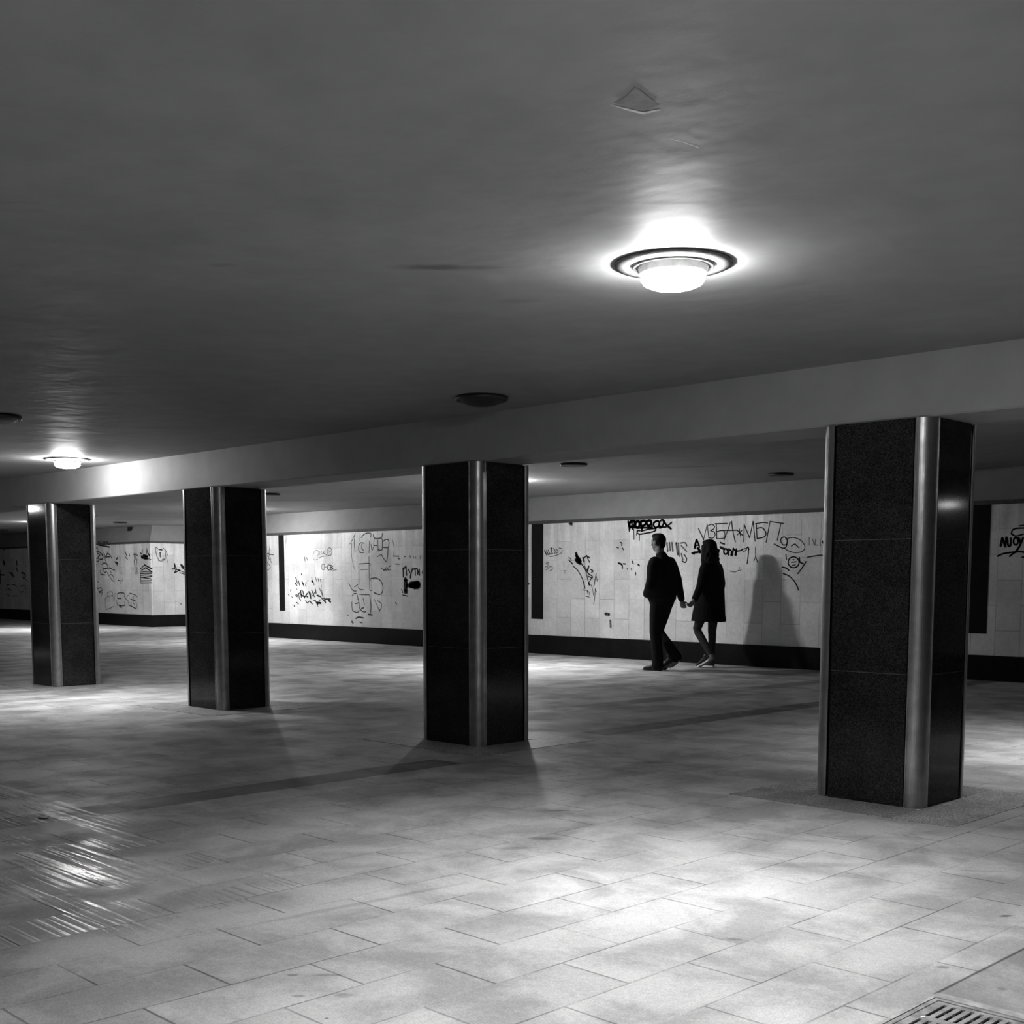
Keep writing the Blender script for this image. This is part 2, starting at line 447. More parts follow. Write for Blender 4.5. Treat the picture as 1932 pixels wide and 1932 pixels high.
# ------------------------------------------------------------------ graffiti painted on the walls
GRAFFITI = [
('graffiti_tag','thick black bubble lettering with drips above the man','main',0.012,[
 (0.026,[(-12.009,2.064),(-11.979,1.953)]),
 (0.03,[(-11.992,2.017),(-11.952,2.066),(-11.885,2.06),(-11.896,1.996),(-11.968,1.986),(-11.985,2.017)]),
 (0.022,[(-11.938,2.08),(-11.926,1.951)]),
 (0.029,[(-11.861,2.05),(-11.809,2.061),(-11.789,2.011),(-11.817,1.967),(-11.865,1.99),(-11.861,2.05)]),
 (0.026,[(-11.766,2.056),(-11.691,2.063),(-11.676,2.013),(-11.754,1.992),(-11.761,2.047)]),
 (0.026,[(-11.754,1.992),(-11.741,1.937)]),
 (0.026,[(-11.66,2.053),(-11.591,2.065),(-11.567,2.023),(-11.624,1.988),(-11.653,2.034)]),
 (0.022,[(-11.624,1.988),(-11.554,1.95)]),
 (0.022,[(-11.567,2.059),(-11.549,1.959)]),
 (0.022,[(-11.52,2.03),(-11.463,2.055),(-11.417,2.036),(-11.427,1.982),(-11.484,1.957),(-11.52,1.991),(-11.518,2.03)]),
 (0.02,[(-11.394,2.053),(-11.36,2.07),(-11.336,2.025),(-11.37,1.963),(-11.415,1.955)]),
 (0.018,[(-11.416,1.982),(-11.301,1.961),(-11.189,2.024)]),
 (0.023,[(-11.337,2.06),(-11.29,1.996),(-11.198,1.935)]),
 (0.02,[(-12.004,1.999),(-11.86,1.968),(-11.718,1.964),(-11.577,1.963)]),
 (0.015,[(-11.991,1.953),(-11.984,1.92)]),
 (0.011,[(-11.9,1.951),(-11.893,1.795)]),
 (0.011,[(-11.836,1.934),(-11.844,1.858)]),
 (0.013,[(-11.792,1.875),(-11.791,1.783)]),
 (0.015,[(-11.776,1.92),(-11.812,1.926),(-11.835,1.894),(-11.787,1.871),(-11.67,1.881),(-11.53,1.901),(-11.479,1.925),(-11.503,1.945),(-11.624,1.939),(-11.752,1.914)]),
]),
('graffiti_tag','line of tall Cyrillic capitals reading ИЗБА*МБП','main',0.045,[
 (0.014,[(-10.704,1.921),(-10.61,1.762)]),
 (0.011,[(-10.614,1.762),(-10.554,1.974)]),
 (0.012,[(-10.554,1.974),(-10.52,1.782)]),
 (0.012,[(-10.532,1.961),(-10.475,1.977),(-10.425,1.948),(-10.441,1.91),(-10.494,1.891),(-10.43,1.867),(-10.414,1.823),(-10.46,1.781),(-10.524,1.794)]),
 (0.014,[(-10.417,1.982),(-10.211,1.981)]),
 (0.014,[(-10.396,1.981),(-10.383,1.774)]),
 (0.012,[(-10.387,1.871),(-10.282,1.885),(-10.246,1.836),(-10.269,1.777),(-10.383,1.774)]),
 (0.012,[(-10.157,1.996),(-10.199,1.886),(-10.258,1.754)]),
 (0.014,[(-10.137,2.008),(-10.115,1.884),(-10.07,1.721)]),
 (0.014,[(-10.324,1.886),(-10.188,1.883),(-10.043,1.882)]),
 (0.014,[(-10.047,1.886),(-9.947,1.808)]),
 (0.012,[(-9.957,1.88),(-10.037,1.817)]),
 (0.012,[(-10.006,1.898),(-9.984,1.799)]),
 (0.012,[(-9.928,1.718),(-9.926,1.955)]),
 (0.014,[(-9.926,1.955),(-9.832,1.772)]),
 (0.012,[(-9.832,1.772),(-9.781,1.996)]),
 (0.012,[(-9.781,1.996),(-9.742,1.723)]),
 (0.012,[(-9.744,1.961),(-9.62,1.974),(-9.545,1.965)]),
 (0.012,[(-9.728,1.966),(-9.711,1.759)]),
 (0.014,[(-9.718,1.897),(-9.634,1.905),(-9.573,1.844),(-9.586,1.783),(-9.711,1.759)]),
 (0.012,[(-9.506,1.987),(-9.534,1.852),(-9.562,1.706)]),
 (0.013,[(-9.506,1.984),(-9.287,1.951)]),
 (0.012,[(-9.333,1.952),(-9.386,1.732)]),
 (0.013,[(-9.292,1.771),(-9.324,1.755),(-9.329,1.711),(-9.289,1.664),(-9.237,1.676),(-9.231,1.728),(-9.266,1.769),(-9.297,1.766)]),
 (0.013,[(-9.23,1.712),(-9.24,1.646),(-9.288,1.622),(-9.356,1.645),(-9.435,1.68)]),
 (0.01,[(-9.258,1.742),(-9.147,1.763),(-9.032,1.727),(-8.958,1.649),(-8.981,1.58),(-9.094,1.558),(-9.219,1.588),(-9.278,1.627)]),
 (0.012,[(-9.163,1.648),(-9.11,1.673),(-9.077,1.647),(-9.044,1.623)]),
]),
('graffiti_tag','smaller dark scrawl either side of the woman','main',0.012,[
 (0.025,[(-10.736,1.761),(-10.756,1.705),(-10.764,1.652)]),
 (0.018,[(-10.729,1.761),(-10.7,1.704),(-10.684,1.658)]),
 (0.014,[(-10.756,1.682),(-10.684,1.69)]),
 (0.021,[(-10.813,1.578),(-10.776,1.565)]),
 (0.021,[(-10.781,1.586),(-10.715,1.588),(-10.676,1.602)]),
 (0.025,[(-10.716,1.646),(-10.676,1.611),(-10.671,1.584)]),
 (0.016,[(-10.321,1.717),(-10.251,1.695)]),
 (0.024,[(-10.319,1.652),(-10.256,1.627)]),
 (0.017,[(-10.25,1.63),(-10.261,1.578),(-10.223,1.552),(-10.192,1.586),(-10.214,1.626),(-10.249,1.626)]),
 (0.017,[(-10.172,1.629),(-10.181,1.543)]),
 (0.016,[(-10.172,1.62),(-10.13,1.594),(-10.139,1.539)]),
 (0.019,[(-10.099,1.631),(-10.118,1.534)]),
 (0.016,[(-10.099,1.624),(-10.061,1.593),(-10.068,1.538)]),
 (0.017,[(-10.048,1.623),(-10.052,1.538)]),
 (0.014,[(-10.061,1.593),(-9.975,1.6),(-9.945,1.621)]),
 (0.01,[(-9.955,1.617),(-9.884,1.627),(-9.893,1.599),(-9.934,1.591)]),
 (0.012,[(-9.878,1.632),(-9.849,1.64),(-9.851,1.522),(-9.865,1.42)]),
 (0.015,[(-9.858,1.649),(-9.841,1.615)]),
 (0.008,[(-9.736,1.635),(-9.729,1.52),(-9.758,1.453)]),
 (0.008,[(-9.729,1.52),(-9.697,1.435)]),
]),
('graffiti_tag','pale grey smeared letters right of the man','main',0.13,[
 (0.022,[(-11.27,1.733),(-11.254,1.611)]),
 (0.022,[(-11.224,1.732),(-11.204,1.619)]),
 (0.022,[(-11.179,1.731),(-11.159,1.609)]),
 (0.029,[(-11.098,1.724),(-11.068,1.563)]),
 (0.018,[(-11.06,1.723),(-11.041,1.536)]),
 (0.016,[(-11.026,1.723),(-10.937,1.726),(-10.91,1.685)]),
 (0.016,[(-11.008,1.687),(-10.909,1.605)]),
 (0.018,[(-11.006,1.571),(-10.973,1.482)]),
 (0.016,[(-10.957,1.562),(-10.907,1.499),(-10.932,1.446),(-10.988,1.465)]),
]),
('graffiti_tag','round scribbled face and a letter Y above the couple shadow','main',0.03,[
 (0.012,[(-9.039,1.43),(-9.046,1.398),(-9.069,1.373),(-9.102,1.36),(-9.14,1.36),(-9.174,1.374),(-9.198,1.4),(-9.207,1.431),(-9.2,1.463),(-9.177,1.488),(-9.144,1.501),(-9.106,1.501),(-9.072,1.486),(-9.048,1.461),(-9.039,1.43)]),
 (0.01,[(-9.157,1.431),(-9.081,1.437)]),
 (0.008,[(-9.139,1.464),(-9.116,1.467)]),
 (0.008,[(-9.147,1.389),(-9.09,1.397)]),
 (0.013,[(-9.035,1.492),(-9.024,1.433),(-8.976,1.413)]),
 (0.012,[(-8.933,1.437),(-8.984,1.364),(-9.054,1.279)]),
 (0.013,[(-9.3,1.366),(-9.242,1.357),(-9.193,1.324)]),
 (0.012,[(-9.279,1.279),(-9.191,1.249),(-9.113,1.187),(-9.063,1.117),(-9.037,1.06)]),
 (0.01,[(-9.247,1.539),(-9.235,1.465)]),
 (0.011,[(-8.912,1.494),(-8.819,1.509),(-8.709,1.521)]),
 (0.01,[(-8.709,1.521),(-8.657,1.507)]),
 (0.019,[(-8.692,1.698),(-8.665,1.665)]),
 (0.016,[(-8.669,1.443),(-8.654,1.433)]),
]),
('graffiti_tag','faint loops on the tiles behind the woman','main',0.16,[
 (0.01,[(-10.155,1.319),(-10.071,1.305),(-10,1.327)]),
 (0.009,[(-9.99,1.37),(-9.999,1.319),(-9.959,1.335)]),
 (0.008,[(-8.892,1.754),(-8.889,1.656)]),
 (0.008,[(-8.844,1.736),(-8.814,1.655)]),
 (0.008,[(-8.798,1.727),(-8.801,1.655),(-8.759,1.657)]),
 (0.008,[(-8.733,1.734),(-8.721,1.645)]),
]),
('graffiti_tag','slanting black blot with long tails right of the dark wall inlay','main',0.04,[
 (0.043,[(-13.06,1.605),(-13.034,1.527)]),
 (0.047,[(-13.056,1.57),(-12.99,1.495)]),
 (0.043,[(-13.07,1.506),(-12.975,1.463)]),
 (0.032,[(-13.048,1.474),(-12.975,1.442)]),
 (0.028,[(-12.99,1.527),(-12.958,1.479)]),
 (0.017,[(-12.968,1.463),(-12.917,1.409),(-12.86,1.345),(-12.788,1.281)]),
 (0.026,[(-12.918,1.537),(-12.892,1.473)]),
 (0.017,[(-12.904,1.526),(-12.84,1.562),(-12.818,1.525)]),
 (0.019,[(-12.847,1.568),(-12.783,1.535)]),
 (0.015,[(-12.818,1.525),(-12.775,1.461)]),
 (0.013,[(-12.889,1.473),(-12.886,1.409),(-12.824,1.34)]),
 (0.026,[(-12.796,1.403),(-12.817,1.34)]),
 (0.015,[(-12.76,1.355),(-12.703,1.329),(-12.738,1.308)]),
 (0.013,[(-12.867,1.356),(-12.83,1.25),(-12.801,1.154)]),
 (0.015,[(-12.809,1.292),(-12.723,1.249),(-12.723,1.223),(-12.809,1.25)]),
 (0.013,[(-12.737,1.218),(-12.794,1.143)]),
 (0.028,[(-12.794,1.138),(-12.779,1.117)]),
 (0.019,[(-13.216,1.503),(-13.135,1.443)]),
 (0.011,[(-13.216,1.551),(-13.15,1.497)]),
 (0.015,[(-13.127,1.411),(-13.032,1.346),(-12.959,1.26),(-12.908,1.175)]),
 (0.019,[(-12.904,1.164),(-12.871,1.063)]),
 (0.01,[(-12.9,1.047),(-12.864,1.026)]),
 (0.013,[(-12.639,1.286),(-12.659,1.207),(-12.687,1.091)]),
 (0.01,[(-12.639,1.249),(-12.614,1.165)]),
 (0.009,[(-12.751,1.122),(-12.715,1.059),(-12.692,0.953)]),
 (0.015,[(-12.658,1.054),(-12.636,1.012)]),
 (0.011,[(-12.655,1.049),(-12.668,0.932),(-12.687,0.815)]),
 (0.011,[(-12.828,1.032),(-12.806,0.973)]),
 (0.01,[(-12.828,1.029),(-12.778,0.995),(-12.785,0.963)]),
 (0.01,[(-12.856,0.941),(-12.777,0.926)]),
]),
('graffiti_tag','oval pen scribble beside the dark wall inlay','main',0.05,[
 (0.018,[(-13.744,1.656),(-13.694,1.584)]),
 (0.015,[(-13.705,1.66),(-13.663,1.594)]),
 (0.013,[(-13.664,1.665),(-13.633,1.599),(-13.663,1.6)]),
 (0.013,[(-13.618,1.686),(-13.581,1.697),(-13.596,1.642),(-13.565,1.604),(-13.626,1.605)]),
 (0.011,[(-13.551,1.691),(-13.505,1.641),(-13.535,1.604)]),
 (0.01,[(-13.498,1.684),(-13.446,1.64),(-13.498,1.608)]),
 (0.009,[(-13.431,1.694),(-13.379,1.688),(-13.357,1.65),(-13.386,1.612),(-13.445,1.592),(-13.52,1.571),(-13.625,1.561)]),
 (0.009,[(-13.747,1.656),(-13.732,1.688)]),
]),
('graffiti_tag','small stacked scribbles low beside the dark wall inlay','main',0.12,[
 (0.009,[(-13.716,1.458),(-13.655,1.463),(-13.655,1.425)]),
 (0.009,[(-13.685,1.458),(-13.678,1.425)]),
 (0.009,[(-13.731,1.393),(-13.685,1.409),(-13.662,1.376),(-13.715,1.349)]),
 (0.009,[(-13.64,1.398),(-13.579,1.403),(-13.572,1.359),(-13.624,1.338)]),
 (0.006,[(-13.23,1.444),(-13.237,1.336)]),
 (0.007,[(-13.326,1.466),(-13.318,1.39)]),
 (0.007,[(-13.34,1.331),(-13.281,1.336),(-13.325,1.282)]),
]),
('graffiti_tag','small dark flecks left of the man','main',0.07,[
 (0.023,[(-12.191,1.446),(-12.137,1.43),(-12.116,1.404)]),
 (0.019,[(-12.096,1.435),(-12.058,1.432)]),
 (0.021,[(-12.116,1.409),(-12.116,1.368)]),
 (0.021,[(-11.922,1.469),(-11.906,1.441)]),
 (0.014,[(-11.941,1.362),(-11.931,1.341)]),
 (0.014,[(-12.021,1.362),(-12.014,1.35)]),
 (0.023,[(-11.809,1.422),(-11.786,1.407)]),
 (0.017,[(-12.161,1.755),(-12.127,1.744),(-12.133,1.713)]),
 (0.017,[(-12.119,1.672),(-12.092,1.646)]),
 (0.015,[(-12.228,1.684),(-12.194,1.673)]),
 (0.019,[(-11.854,1.3),(-11.856,1.269)]),
]),
('wall_stain','grey smudges low on the tiles','main',0.2,[
 (0.042,[(-12.444,0.672),(-12.374,0.663)]),
 (0.032,[(-12.346,0.569),(-12.338,0.475)]),
 (0.043,[(-13.198,2.075),(-13.154,2.063)]),
]),
('graffiti_tag','dense black scribbles in the brightest part of the wall','main',0.012,[
 (0.019,[(-20.644,1.231),(-20.593,1.12)]),
 (0.019,[(-20.675,1.12),(-20.613,1.075)]),
 (0.018,[(-20.556,1.168),(-20.512,1.076)]),
 (0.022,[(-20.428,1.144),(-20.389,1.089)]),
 (0.013,[(-20.388,1.121),(-20.374,1.058)]),
 (0.016,[(-20.293,1.137),(-20.314,1.066)]),
 (0.013,[(-20.238,1.176),(-20.23,1.16)]),
 (0.013,[(-20.102,1.239),(-20.091,1.168)]),
 (0.031,[(-20.097,1.161),(-20.07,1.153)]),
 (0.014,[(-20.044,1.137),(-20.027,1.083)]),
 (0.011,[(-19.983,1.246),(-19.932,1.153)]),
 (0.011,[(-19.891,1.215),(-19.88,1.153)]),
 (0.009,[(-19.813,1.2),(-19.783,1.045)]),
 (0.016,[(-20.451,1.302),(-20.424,1.286)]),
 (0.014,[(-20.817,0.992),(-20.838,0.959)]),
 (0.019,[(-20.904,0.895),(-20.885,0.863)]),
 (0.013,[(-20.794,0.848),(-20.767,0.824)]),
 (0.013,[(-20.623,1.009),(-20.61,0.993)]),
 (0.014,[(-20.682,0.873),(-20.601,0.85)]),
 (0.013,[(-20.654,0.897),(-20.586,0.874)]),
 (0.016,[(-20.558,0.914),(-20.533,0.819),(-20.485,0.78)]),
 (0.011,[(-20.544,0.906),(-20.446,0.986),(-20.393,0.939)]),
 (0.022,[(-20.48,0.962),(-20.464,0.843)]),
 (0.021,[(-20.481,0.899),(-20.395,0.86)]),
 (0.021,[(-20.406,0.955),(-20.356,0.829)]),
 (0.021,[(-20.369,0.829),(-20.259,0.917)]),
 (0.019,[(-20.3,0.869),(-20.247,0.846)]),
 (0.025,[(-20.204,0.948),(-20.14,0.823)]),
 (0.017,[(-20.14,0.831),(-20.151,0.925)]),
 (0.019,[(-20.109,0.981),(-20.02,0.856)]),
 (0.014,[(-20.086,0.871),(-20.004,0.942)]),
 (0.022,[(-19.989,0.997),(-19.965,0.927)]),
 (0.016,[(-19.939,0.888),(-19.834,0.866),(-19.757,0.812),(-19.68,0.759)]),
 (0.022,[(-19.926,0.881),(-19.861,0.866)]),
 (0.011,[(-19.869,1.044),(-19.78,0.921),(-19.718,0.813)]),
 (0.012,[(-19.804,1.014),(-19.729,0.875)]),
 (0.013,[(-20.33,0.774),(-20.251,0.72)]),
 (0.013,[(-20.264,0.728),(-20.182,0.768)]),
 (0.019,[(-20.182,0.768),(-20.098,0.711)]),
 (0.013,[(-20.048,0.778),(-19.995,0.786)]),
 (0.017,[(-19.995,0.786),(-19.931,0.701)]),
 (0.028,[(-19.943,0.74),(-19.812,0.731)]),
 (0.016,[(-19.918,0.701),(-19.836,0.796)]),
 (0.025,[(-19.691,0.829),(-19.66,0.744)]),
 (0.017,[(-19.653,0.814),(-19.497,0.816)]),
 (0.028,[(-19.55,0.784),(-19.494,0.762)]),
 (0.013,[(-20.645,0.738),(-20.564,0.707)]),
 (0.019,[(-20.716,0.665),(-20.697,0.649)]),
 (0.011,[(-19.918,0.693),(-19.906,0.655)]),
]),
('graffiti_tag','thin pen tag ringed by a loop on the bright wall','main',0.12,[
 (0.009,[(-19.969,1.751),(-19.89,1.758),(-19.852,1.711),(-19.893,1.649)]),
 (0.009,[(-19.825,1.749),(-19.814,1.664)]),
 (0.009,[(-19.772,1.756),(-19.735,1.678),(-19.681,1.739)]),
 (0.011,[(-19.708,1.709),(-19.606,1.669)]),
 (0.011,[(-19.424,1.728),(-19.432,1.695),(-19.454,1.668),(-19.486,1.654),(-19.52,1.654),(-19.551,1.67),(-19.571,1.697),(-19.578,1.73),(-19.57,1.763),(-19.548,1.789),(-19.516,1.803),(-19.482,1.803),(-19.452,1.788),(-19.431,1.761),(-19.424,1.728)]),
 (0.009,[(-19.539,1.752),(-19.45,1.72)]),
 (0.008,[(-19.854,1.618),(-19.71,1.639),(-19.554,1.653)]),
 (0.008,[(-19.996,1.744),(-20.051,1.651),(-20,1.573),(-19.894,1.588)]),
 (0.019,[(-20.333,1.631),(-20.321,1.561)]),
 (0.016,[(-20.266,1.623),(-20.227,1.568)]),
]),
('graffiti_tag','narrow pen letters reading CHOBL under the ringed tag','main',0.05,[
 (0.012,[(-19.688,1.493),(-19.745,1.486),(-19.767,1.432),(-19.743,1.385),(-19.685,1.393)]),
 (0.011,[(-19.682,1.493),(-19.675,1.385)]),
 (0.011,[(-19.597,1.477),(-19.592,1.385)]),
 (0.009,[(-19.676,1.431),(-19.591,1.434)]),
 (0.012,[(-19.477,1.425),(-19.483,1.404),(-19.498,1.387),(-19.519,1.378),(-19.542,1.378),(-19.562,1.388),(-19.576,1.405),(-19.581,1.426),(-19.575,1.447),(-19.56,1.464),(-19.539,1.474),(-19.516,1.474),(-19.496,1.464),(-19.482,1.447),(-19.477,1.425)]),
 (0.014,[(-19.482,1.468),(-19.471,1.376)]),
 (0.014,[(-19.476,1.468),(-19.405,1.445),(-19.47,1.422),(-19.394,1.399),(-19.471,1.376)]),
 (0.009,[(-19.407,1.368),(-19.279,1.38)]),
]),
('graffiti_tag','tall grey outline drawing of loops and arrows in the wall centre','main',0.07,[
 (0.012,[(-18.856,1.861),(-18.755,1.964),(-18.679,2.066)]),
 (0.014,[(-18.693,2.022),(-18.72,1.874),(-18.699,1.709)]),
 (0.009,[(-18.794,1.875),(-18.81,1.696),(-18.777,1.516),(-18.706,1.366)]),
 (0.007,[(-18.57,2.064),(-18.549,1.9)]),
 (0.015,[(-18.499,1.973),(-18.426,2.03),(-18.305,2.057),(-18.211,2.04),(-18.223,1.981)]),
 (0.016,[(-18.128,2.038),(-18.14,1.987),(-18.07,1.949),(-17.906,1.96),(-17.87,2.039)]),
 (0.015,[(-17.906,1.96),(-17.872,1.915)]),
 (0.015,[(-18.417,1.868),(-18.525,1.877),(-18.587,1.812),(-18.565,1.707),(-18.432,1.698)]),
 (0.012,[(-18.489,1.854),(-18.503,1.781),(-18.431,1.735)]),
 (0.013,[(-18.26,1.909),(-18.276,1.688)]),
 (0.013,[(-18.214,1.849),(-18.18,1.731),(-18.12,1.818),(-18.026,1.816)]),
 (0.016,[(-18.118,1.935),(-18.132,1.818)]),
 (0.013,[(-18.012,1.918),(-18.004,1.714)]),
 (0.016,[(-17.872,1.901),(-17.887,1.741),(-18.003,1.743)]),
 (0.015,[(-17.861,1.886),(-17.768,1.927),(-17.687,1.897),(-17.712,1.782),(-17.863,1.784)]),
 (0.015,[(-17.712,1.782),(-17.726,1.637),(-17.774,1.521),(-17.911,1.654)]),
 (0.012,[(-17.911,1.654),(-18.029,1.612)]),
 (0.009,[(-17.584,1.909),(-17.54,1.793),(-17.554,1.62)]),
 (0.012,[(-17.927,1.413),(-17.8,1.362),(-17.637,1.455)]),
 (0.012,[(-17.858,1.362),(-17.638,1.373)]),
 (0.012,[(-17.752,1.42),(-17.858,1.362)]),
 (0.013,[(-18.594,1.484),(-18.268,1.494),(-18.245,1.437)]),
 (0.012,[(-18.587,1.454),(-18.589,1.096)]),
 (0.012,[(-18.278,1.615),(-18.278,1.216),(-18.238,1.186)]),
 (0.01,[(-18.535,1.38),(-18.318,1.382)]),
 (0.014,[(-18.908,1.125),(-18.86,1.065),(-18.775,0.983),(-18.677,0.976)]),
 (0.012,[(-18.626,1.096),(-18.737,1.05)]),
 (0.012,[(-18.614,1.051),(-18.554,1.007),(-18.445,1)]),
 (0.016,[(-18.237,1.208),(-18.083,1.223),(-17.943,1.172),(-17.874,1.07),(-17.899,0.952),(-17.994,0.919),(-18.135,0.95)]),
 (0.009,[(-18.274,1.171),(-18.265,0.994),(-18.205,0.994)]),
]),
('graffiti_tag','sprawling grey lettering low on the wall centre','main',0.05,[
 (0.014,[(-18.802,0.884),(-18.739,0.93),(-18.654,0.916),(-18.631,0.826)]),
 (0.015,[(-18.817,0.763),(-18.814,0.658),(-18.783,0.598),(-18.648,0.57),(-18.599,0.616)]),
 (0.014,[(-18.719,0.735),(-18.608,0.759),(-18.619,0.826)]),
 (0.015,[(-18.596,0.759),(-18.574,0.647),(-18.465,0.589),(-18.381,0.591)]),
 (0.018,[(-18.525,0.648),(-18.452,0.664)]),
 (0.012,[(-18.472,0.843),(-18.427,0.709)]),
 (0.012,[(-18.58,0.917),(-18.279,0.912)]),
 (0.016,[(-18.267,0.89),(-18.234,0.712),(-18.249,0.563)]),
 (0.024,[(-18.321,0.54),(-18.202,0.535)]),
 (0.021,[(-18.7,0.456),(-18.601,0.484),(-18.467,0.469)]),
 (0.01,[(-18.137,0.832),(-18.021,0.671),(-17.976,0.599)]),
 (0.012,[(-18.043,0.804),(-17.926,0.747),(-17.939,0.658),(-17.999,0.613)]),
]),
('wall_stain','small dark spots low on the wall','main',0.12,[
 (0.023,[(-17.509,0.775),(-17.487,0.746)]),
 (0.03,[(-18.825,0.393),(-18.788,0.371)]),
 (0.021,[(-18.579,0.391),(-18.506,0.378)]),
 (0.015,[(-18.959,0.519),(-18.934,0.504)]),
]),
('graffiti_tag','Cyrillic word ПУТИ over a painted-out block','main',0.02,[
 (0.024,[(-17.286,1.395),(-17.281,1.245)]),
 (0.022,[(-17.286,1.388),(-17.207,1.423)]),
 (0.023,[(-17.207,1.419),(-17.191,1.273)]),
 (0.019,[(-17.136,1.373),(-17.097,1.316)]),
 (0.02,[(-17.025,1.387),(-17.075,1.287),(-17.087,1.223)]),
 (0.019,[(-17.008,1.38),(-16.909,1.386)]),
 (0.019,[(-16.953,1.379),(-16.947,1.273)]),
 (0.021,[(-16.887,1.379),(-16.881,1.287)]),
 (0.018,[(-16.877,1.301),(-16.837,1.372)]),
 (0.02,[(-16.837,1.372),(-16.834,1.273)]),
 (0.086,[(-17.228,1.195),(-17.235,0.98)]),
 (0.072,[(-17.189,1.087),(-17.1,1.088)]),
 (0.129,[(-17.078,1.095),(-16.879,1.11)]),
 (0.143,[(-16.978,1.088),(-16.868,1.096)]),
 (0.029,[(-17.188,1.188),(-17.191,0.958)]),
 (0.025,[(-16.746,1.343),(-16.703,1.287),(-16.725,1.216)]),
 (0.023,[(-16.757,1.315),(-16.66,1.301)]),
 (0.02,[(-16.708,1.216),(-16.684,1.061)]),
 (0.02,[(-16.684,0.991),(-16.667,0.974)]),
 (0.014,[(-17.336,1.015),(-17.303,0.957)]),
 (0.014,[(-17.303,0.914),(-17.158,0.894)]),
]),
('graffiti_tag','faint row of short strokes above the painted-out block','main',0.08,[
 (0.013,[(-17.566,1.618),(-17.407,1.616)]),
 (0.013,[(-17.418,1.612),(-17.43,1.569),(-17.373,1.568)]),
 (0.011,[(-17.261,1.602),(-17.216,1.602)]),
 (0.017,[(-17.093,1.618),(-17.083,1.593)]),
 (0.013,[(-16.994,1.613),(-16.994,1.571)]),
 (0.013,[(-16.939,1.599),(-16.929,1.57)]),
 (0.014,[(-16.808,1.611),(-16.804,1.562)]),
 (0.012,[(-17.511,1.476),(-17.397,1.468)]),
]),
('graffiti_tag','thin pen lines beside the left wall inlay','main',0.1,[
 (0.008,[(-20.992,2.086),(-20.939,2.013),(-20.984,1.918)]),
 (0.008,[(-20.966,2.029),(-20.957,1.87)]),
 (0.008,[(-21.004,1.887),(-20.973,1.806)]),
]),
('graffiti_tag','spiky pen scrawl emerging from behind the second pillar','main',0.05,[
 (0.015,[(-21.743,1.865),(-21.71,1.712)]),
 (0.015,[(-21.736,1.743),(-21.575,1.711),(-21.425,1.693)]),
 (0.012,[(-21.656,1.696),(-21.484,1.528)]),
 (0.012,[(-21.543,1.861),(-21.637,1.469)]),
 (0.012,[(-21.714,1.591),(-21.53,1.438),(-21.695,1.378)]),
 (0.012,[(-21.574,1.741),(-21.515,1.589)]),
 (0.012,[(-21.677,1.104),(-21.628,0.952)]),
 (0.012,[(-21.724,1.317),(-21.712,1.196)]),
]),
('graffiti_tag','thick short strokes at the edge of the third pillar','main',0.03,[
 (0.029,[(-14.171,1.184),(-14.124,1.173)]),
 (0.027,[(-14.179,1.134),(-14.101,1.128)]),
 (0.016,[(-14.164,1.228),(-14.156,1.117)]),
]),
('graffiti_tag','black pen tag under a cap-shaped loop','main',0.012,[
 (0.02,[(-6.31,1.599),(-6.293,1.689)]),
 (0.018,[(-6.293,1.689),(-6.255,1.59)]),
 (0.018,[(-6.255,1.59),(-6.247,1.695)]),
 (0.015,[(-6.236,1.687),(-6.217,1.59),(-6.188,1.626)]),
 (0.014,[(-6.191,1.686),(-6.191,1.597)]),
 (0.014,[(-6.105,1.647),(-6.107,1.629),(-6.114,1.615),(-6.125,1.607),(-6.137,1.607),(-6.148,1.615),(-6.157,1.63),(-6.16,1.648),(-6.158,1.667),(-6.151,1.681),(-6.141,1.689),(-6.128,1.688),(-6.117,1.68),(-6.109,1.665),(-6.105,1.647)]),
 (0.018,[(-6.099,1.684),(-6.075,1.632)]),
 (0.018,[(-6.05,1.683),(-6.088,1.587),(-6.131,1.521)]),
 (0.014,[(-6.343,1.478),(-6.267,1.508),(-6.161,1.521),(-6.07,1.527),(-6.009,1.511)]),
 (0.015,[(-6.197,1.474),(-6.138,1.521)]),
 (0.012,[(-6.188,1.731),(-6.179,1.776),(-6.127,1.797),(-6.022,1.798)]),
 (0.012,[(-6.188,1.739),(-6.138,1.708),(-6.049,1.728)]),
 (0.01,[(-6.098,1.826),(-6.023,1.831)]),
 (0.014,[(-6.049,1.46),(-6.008,1.467)]),
]),
('graffiti_tag','dark jagged scrawls crowding the left edge of the corner block','block',0.03,[
 (0.018,[(-30.944,2.181),(-30.918,2.09)]),
 (0.018,[(-30.862,2.187),(-30.852,2.096)]),
 (0.021,[(-30.782,2.178),(-30.772,2.087),(-30.658,2.1)]),
 (0.018,[(-30.62,2.182),(-30.642,2.092)]),
 (0.018,[(-30.572,2.173),(-30.53,2.09),(-30.46,2.171)]),
 (0.018,[(-30.397,2.17),(-30.37,2.095),(-30.275,2.093)]),
 (0.024,[(-30.919,2.082),(-30.661,2.063),(-30.311,2.026)]),
 (0.018,[(-31.154,2.003),(-31.021,2.016)]),
 (0.018,[(-31.019,2.046),(-30.993,1.955)]),
 (0.021,[(-31.145,1.897),(-30.996,1.91),(-30.851,1.893),(-30.695,1.8)]),
 (0.02,[(-30.999,1.864),(-30.855,1.832),(-30.973,1.773)]),
 (0.021,[(-30.696,1.793),(-30.7,1.725),(-30.88,1.712)]),
 (0.021,[(-31.141,1.73),(-30.943,1.743),(-30.982,1.652),(-31.078,1.683)]),
 (0.021,[(-30.788,1.862),(-30.678,1.815)]),
 (0.018,[(-30.642,1.875),(-30.596,1.829)]),
 (0.021,[(-30.552,1.768),(-30.418,1.856),(-30.294,1.81),(-30.22,1.742)]),
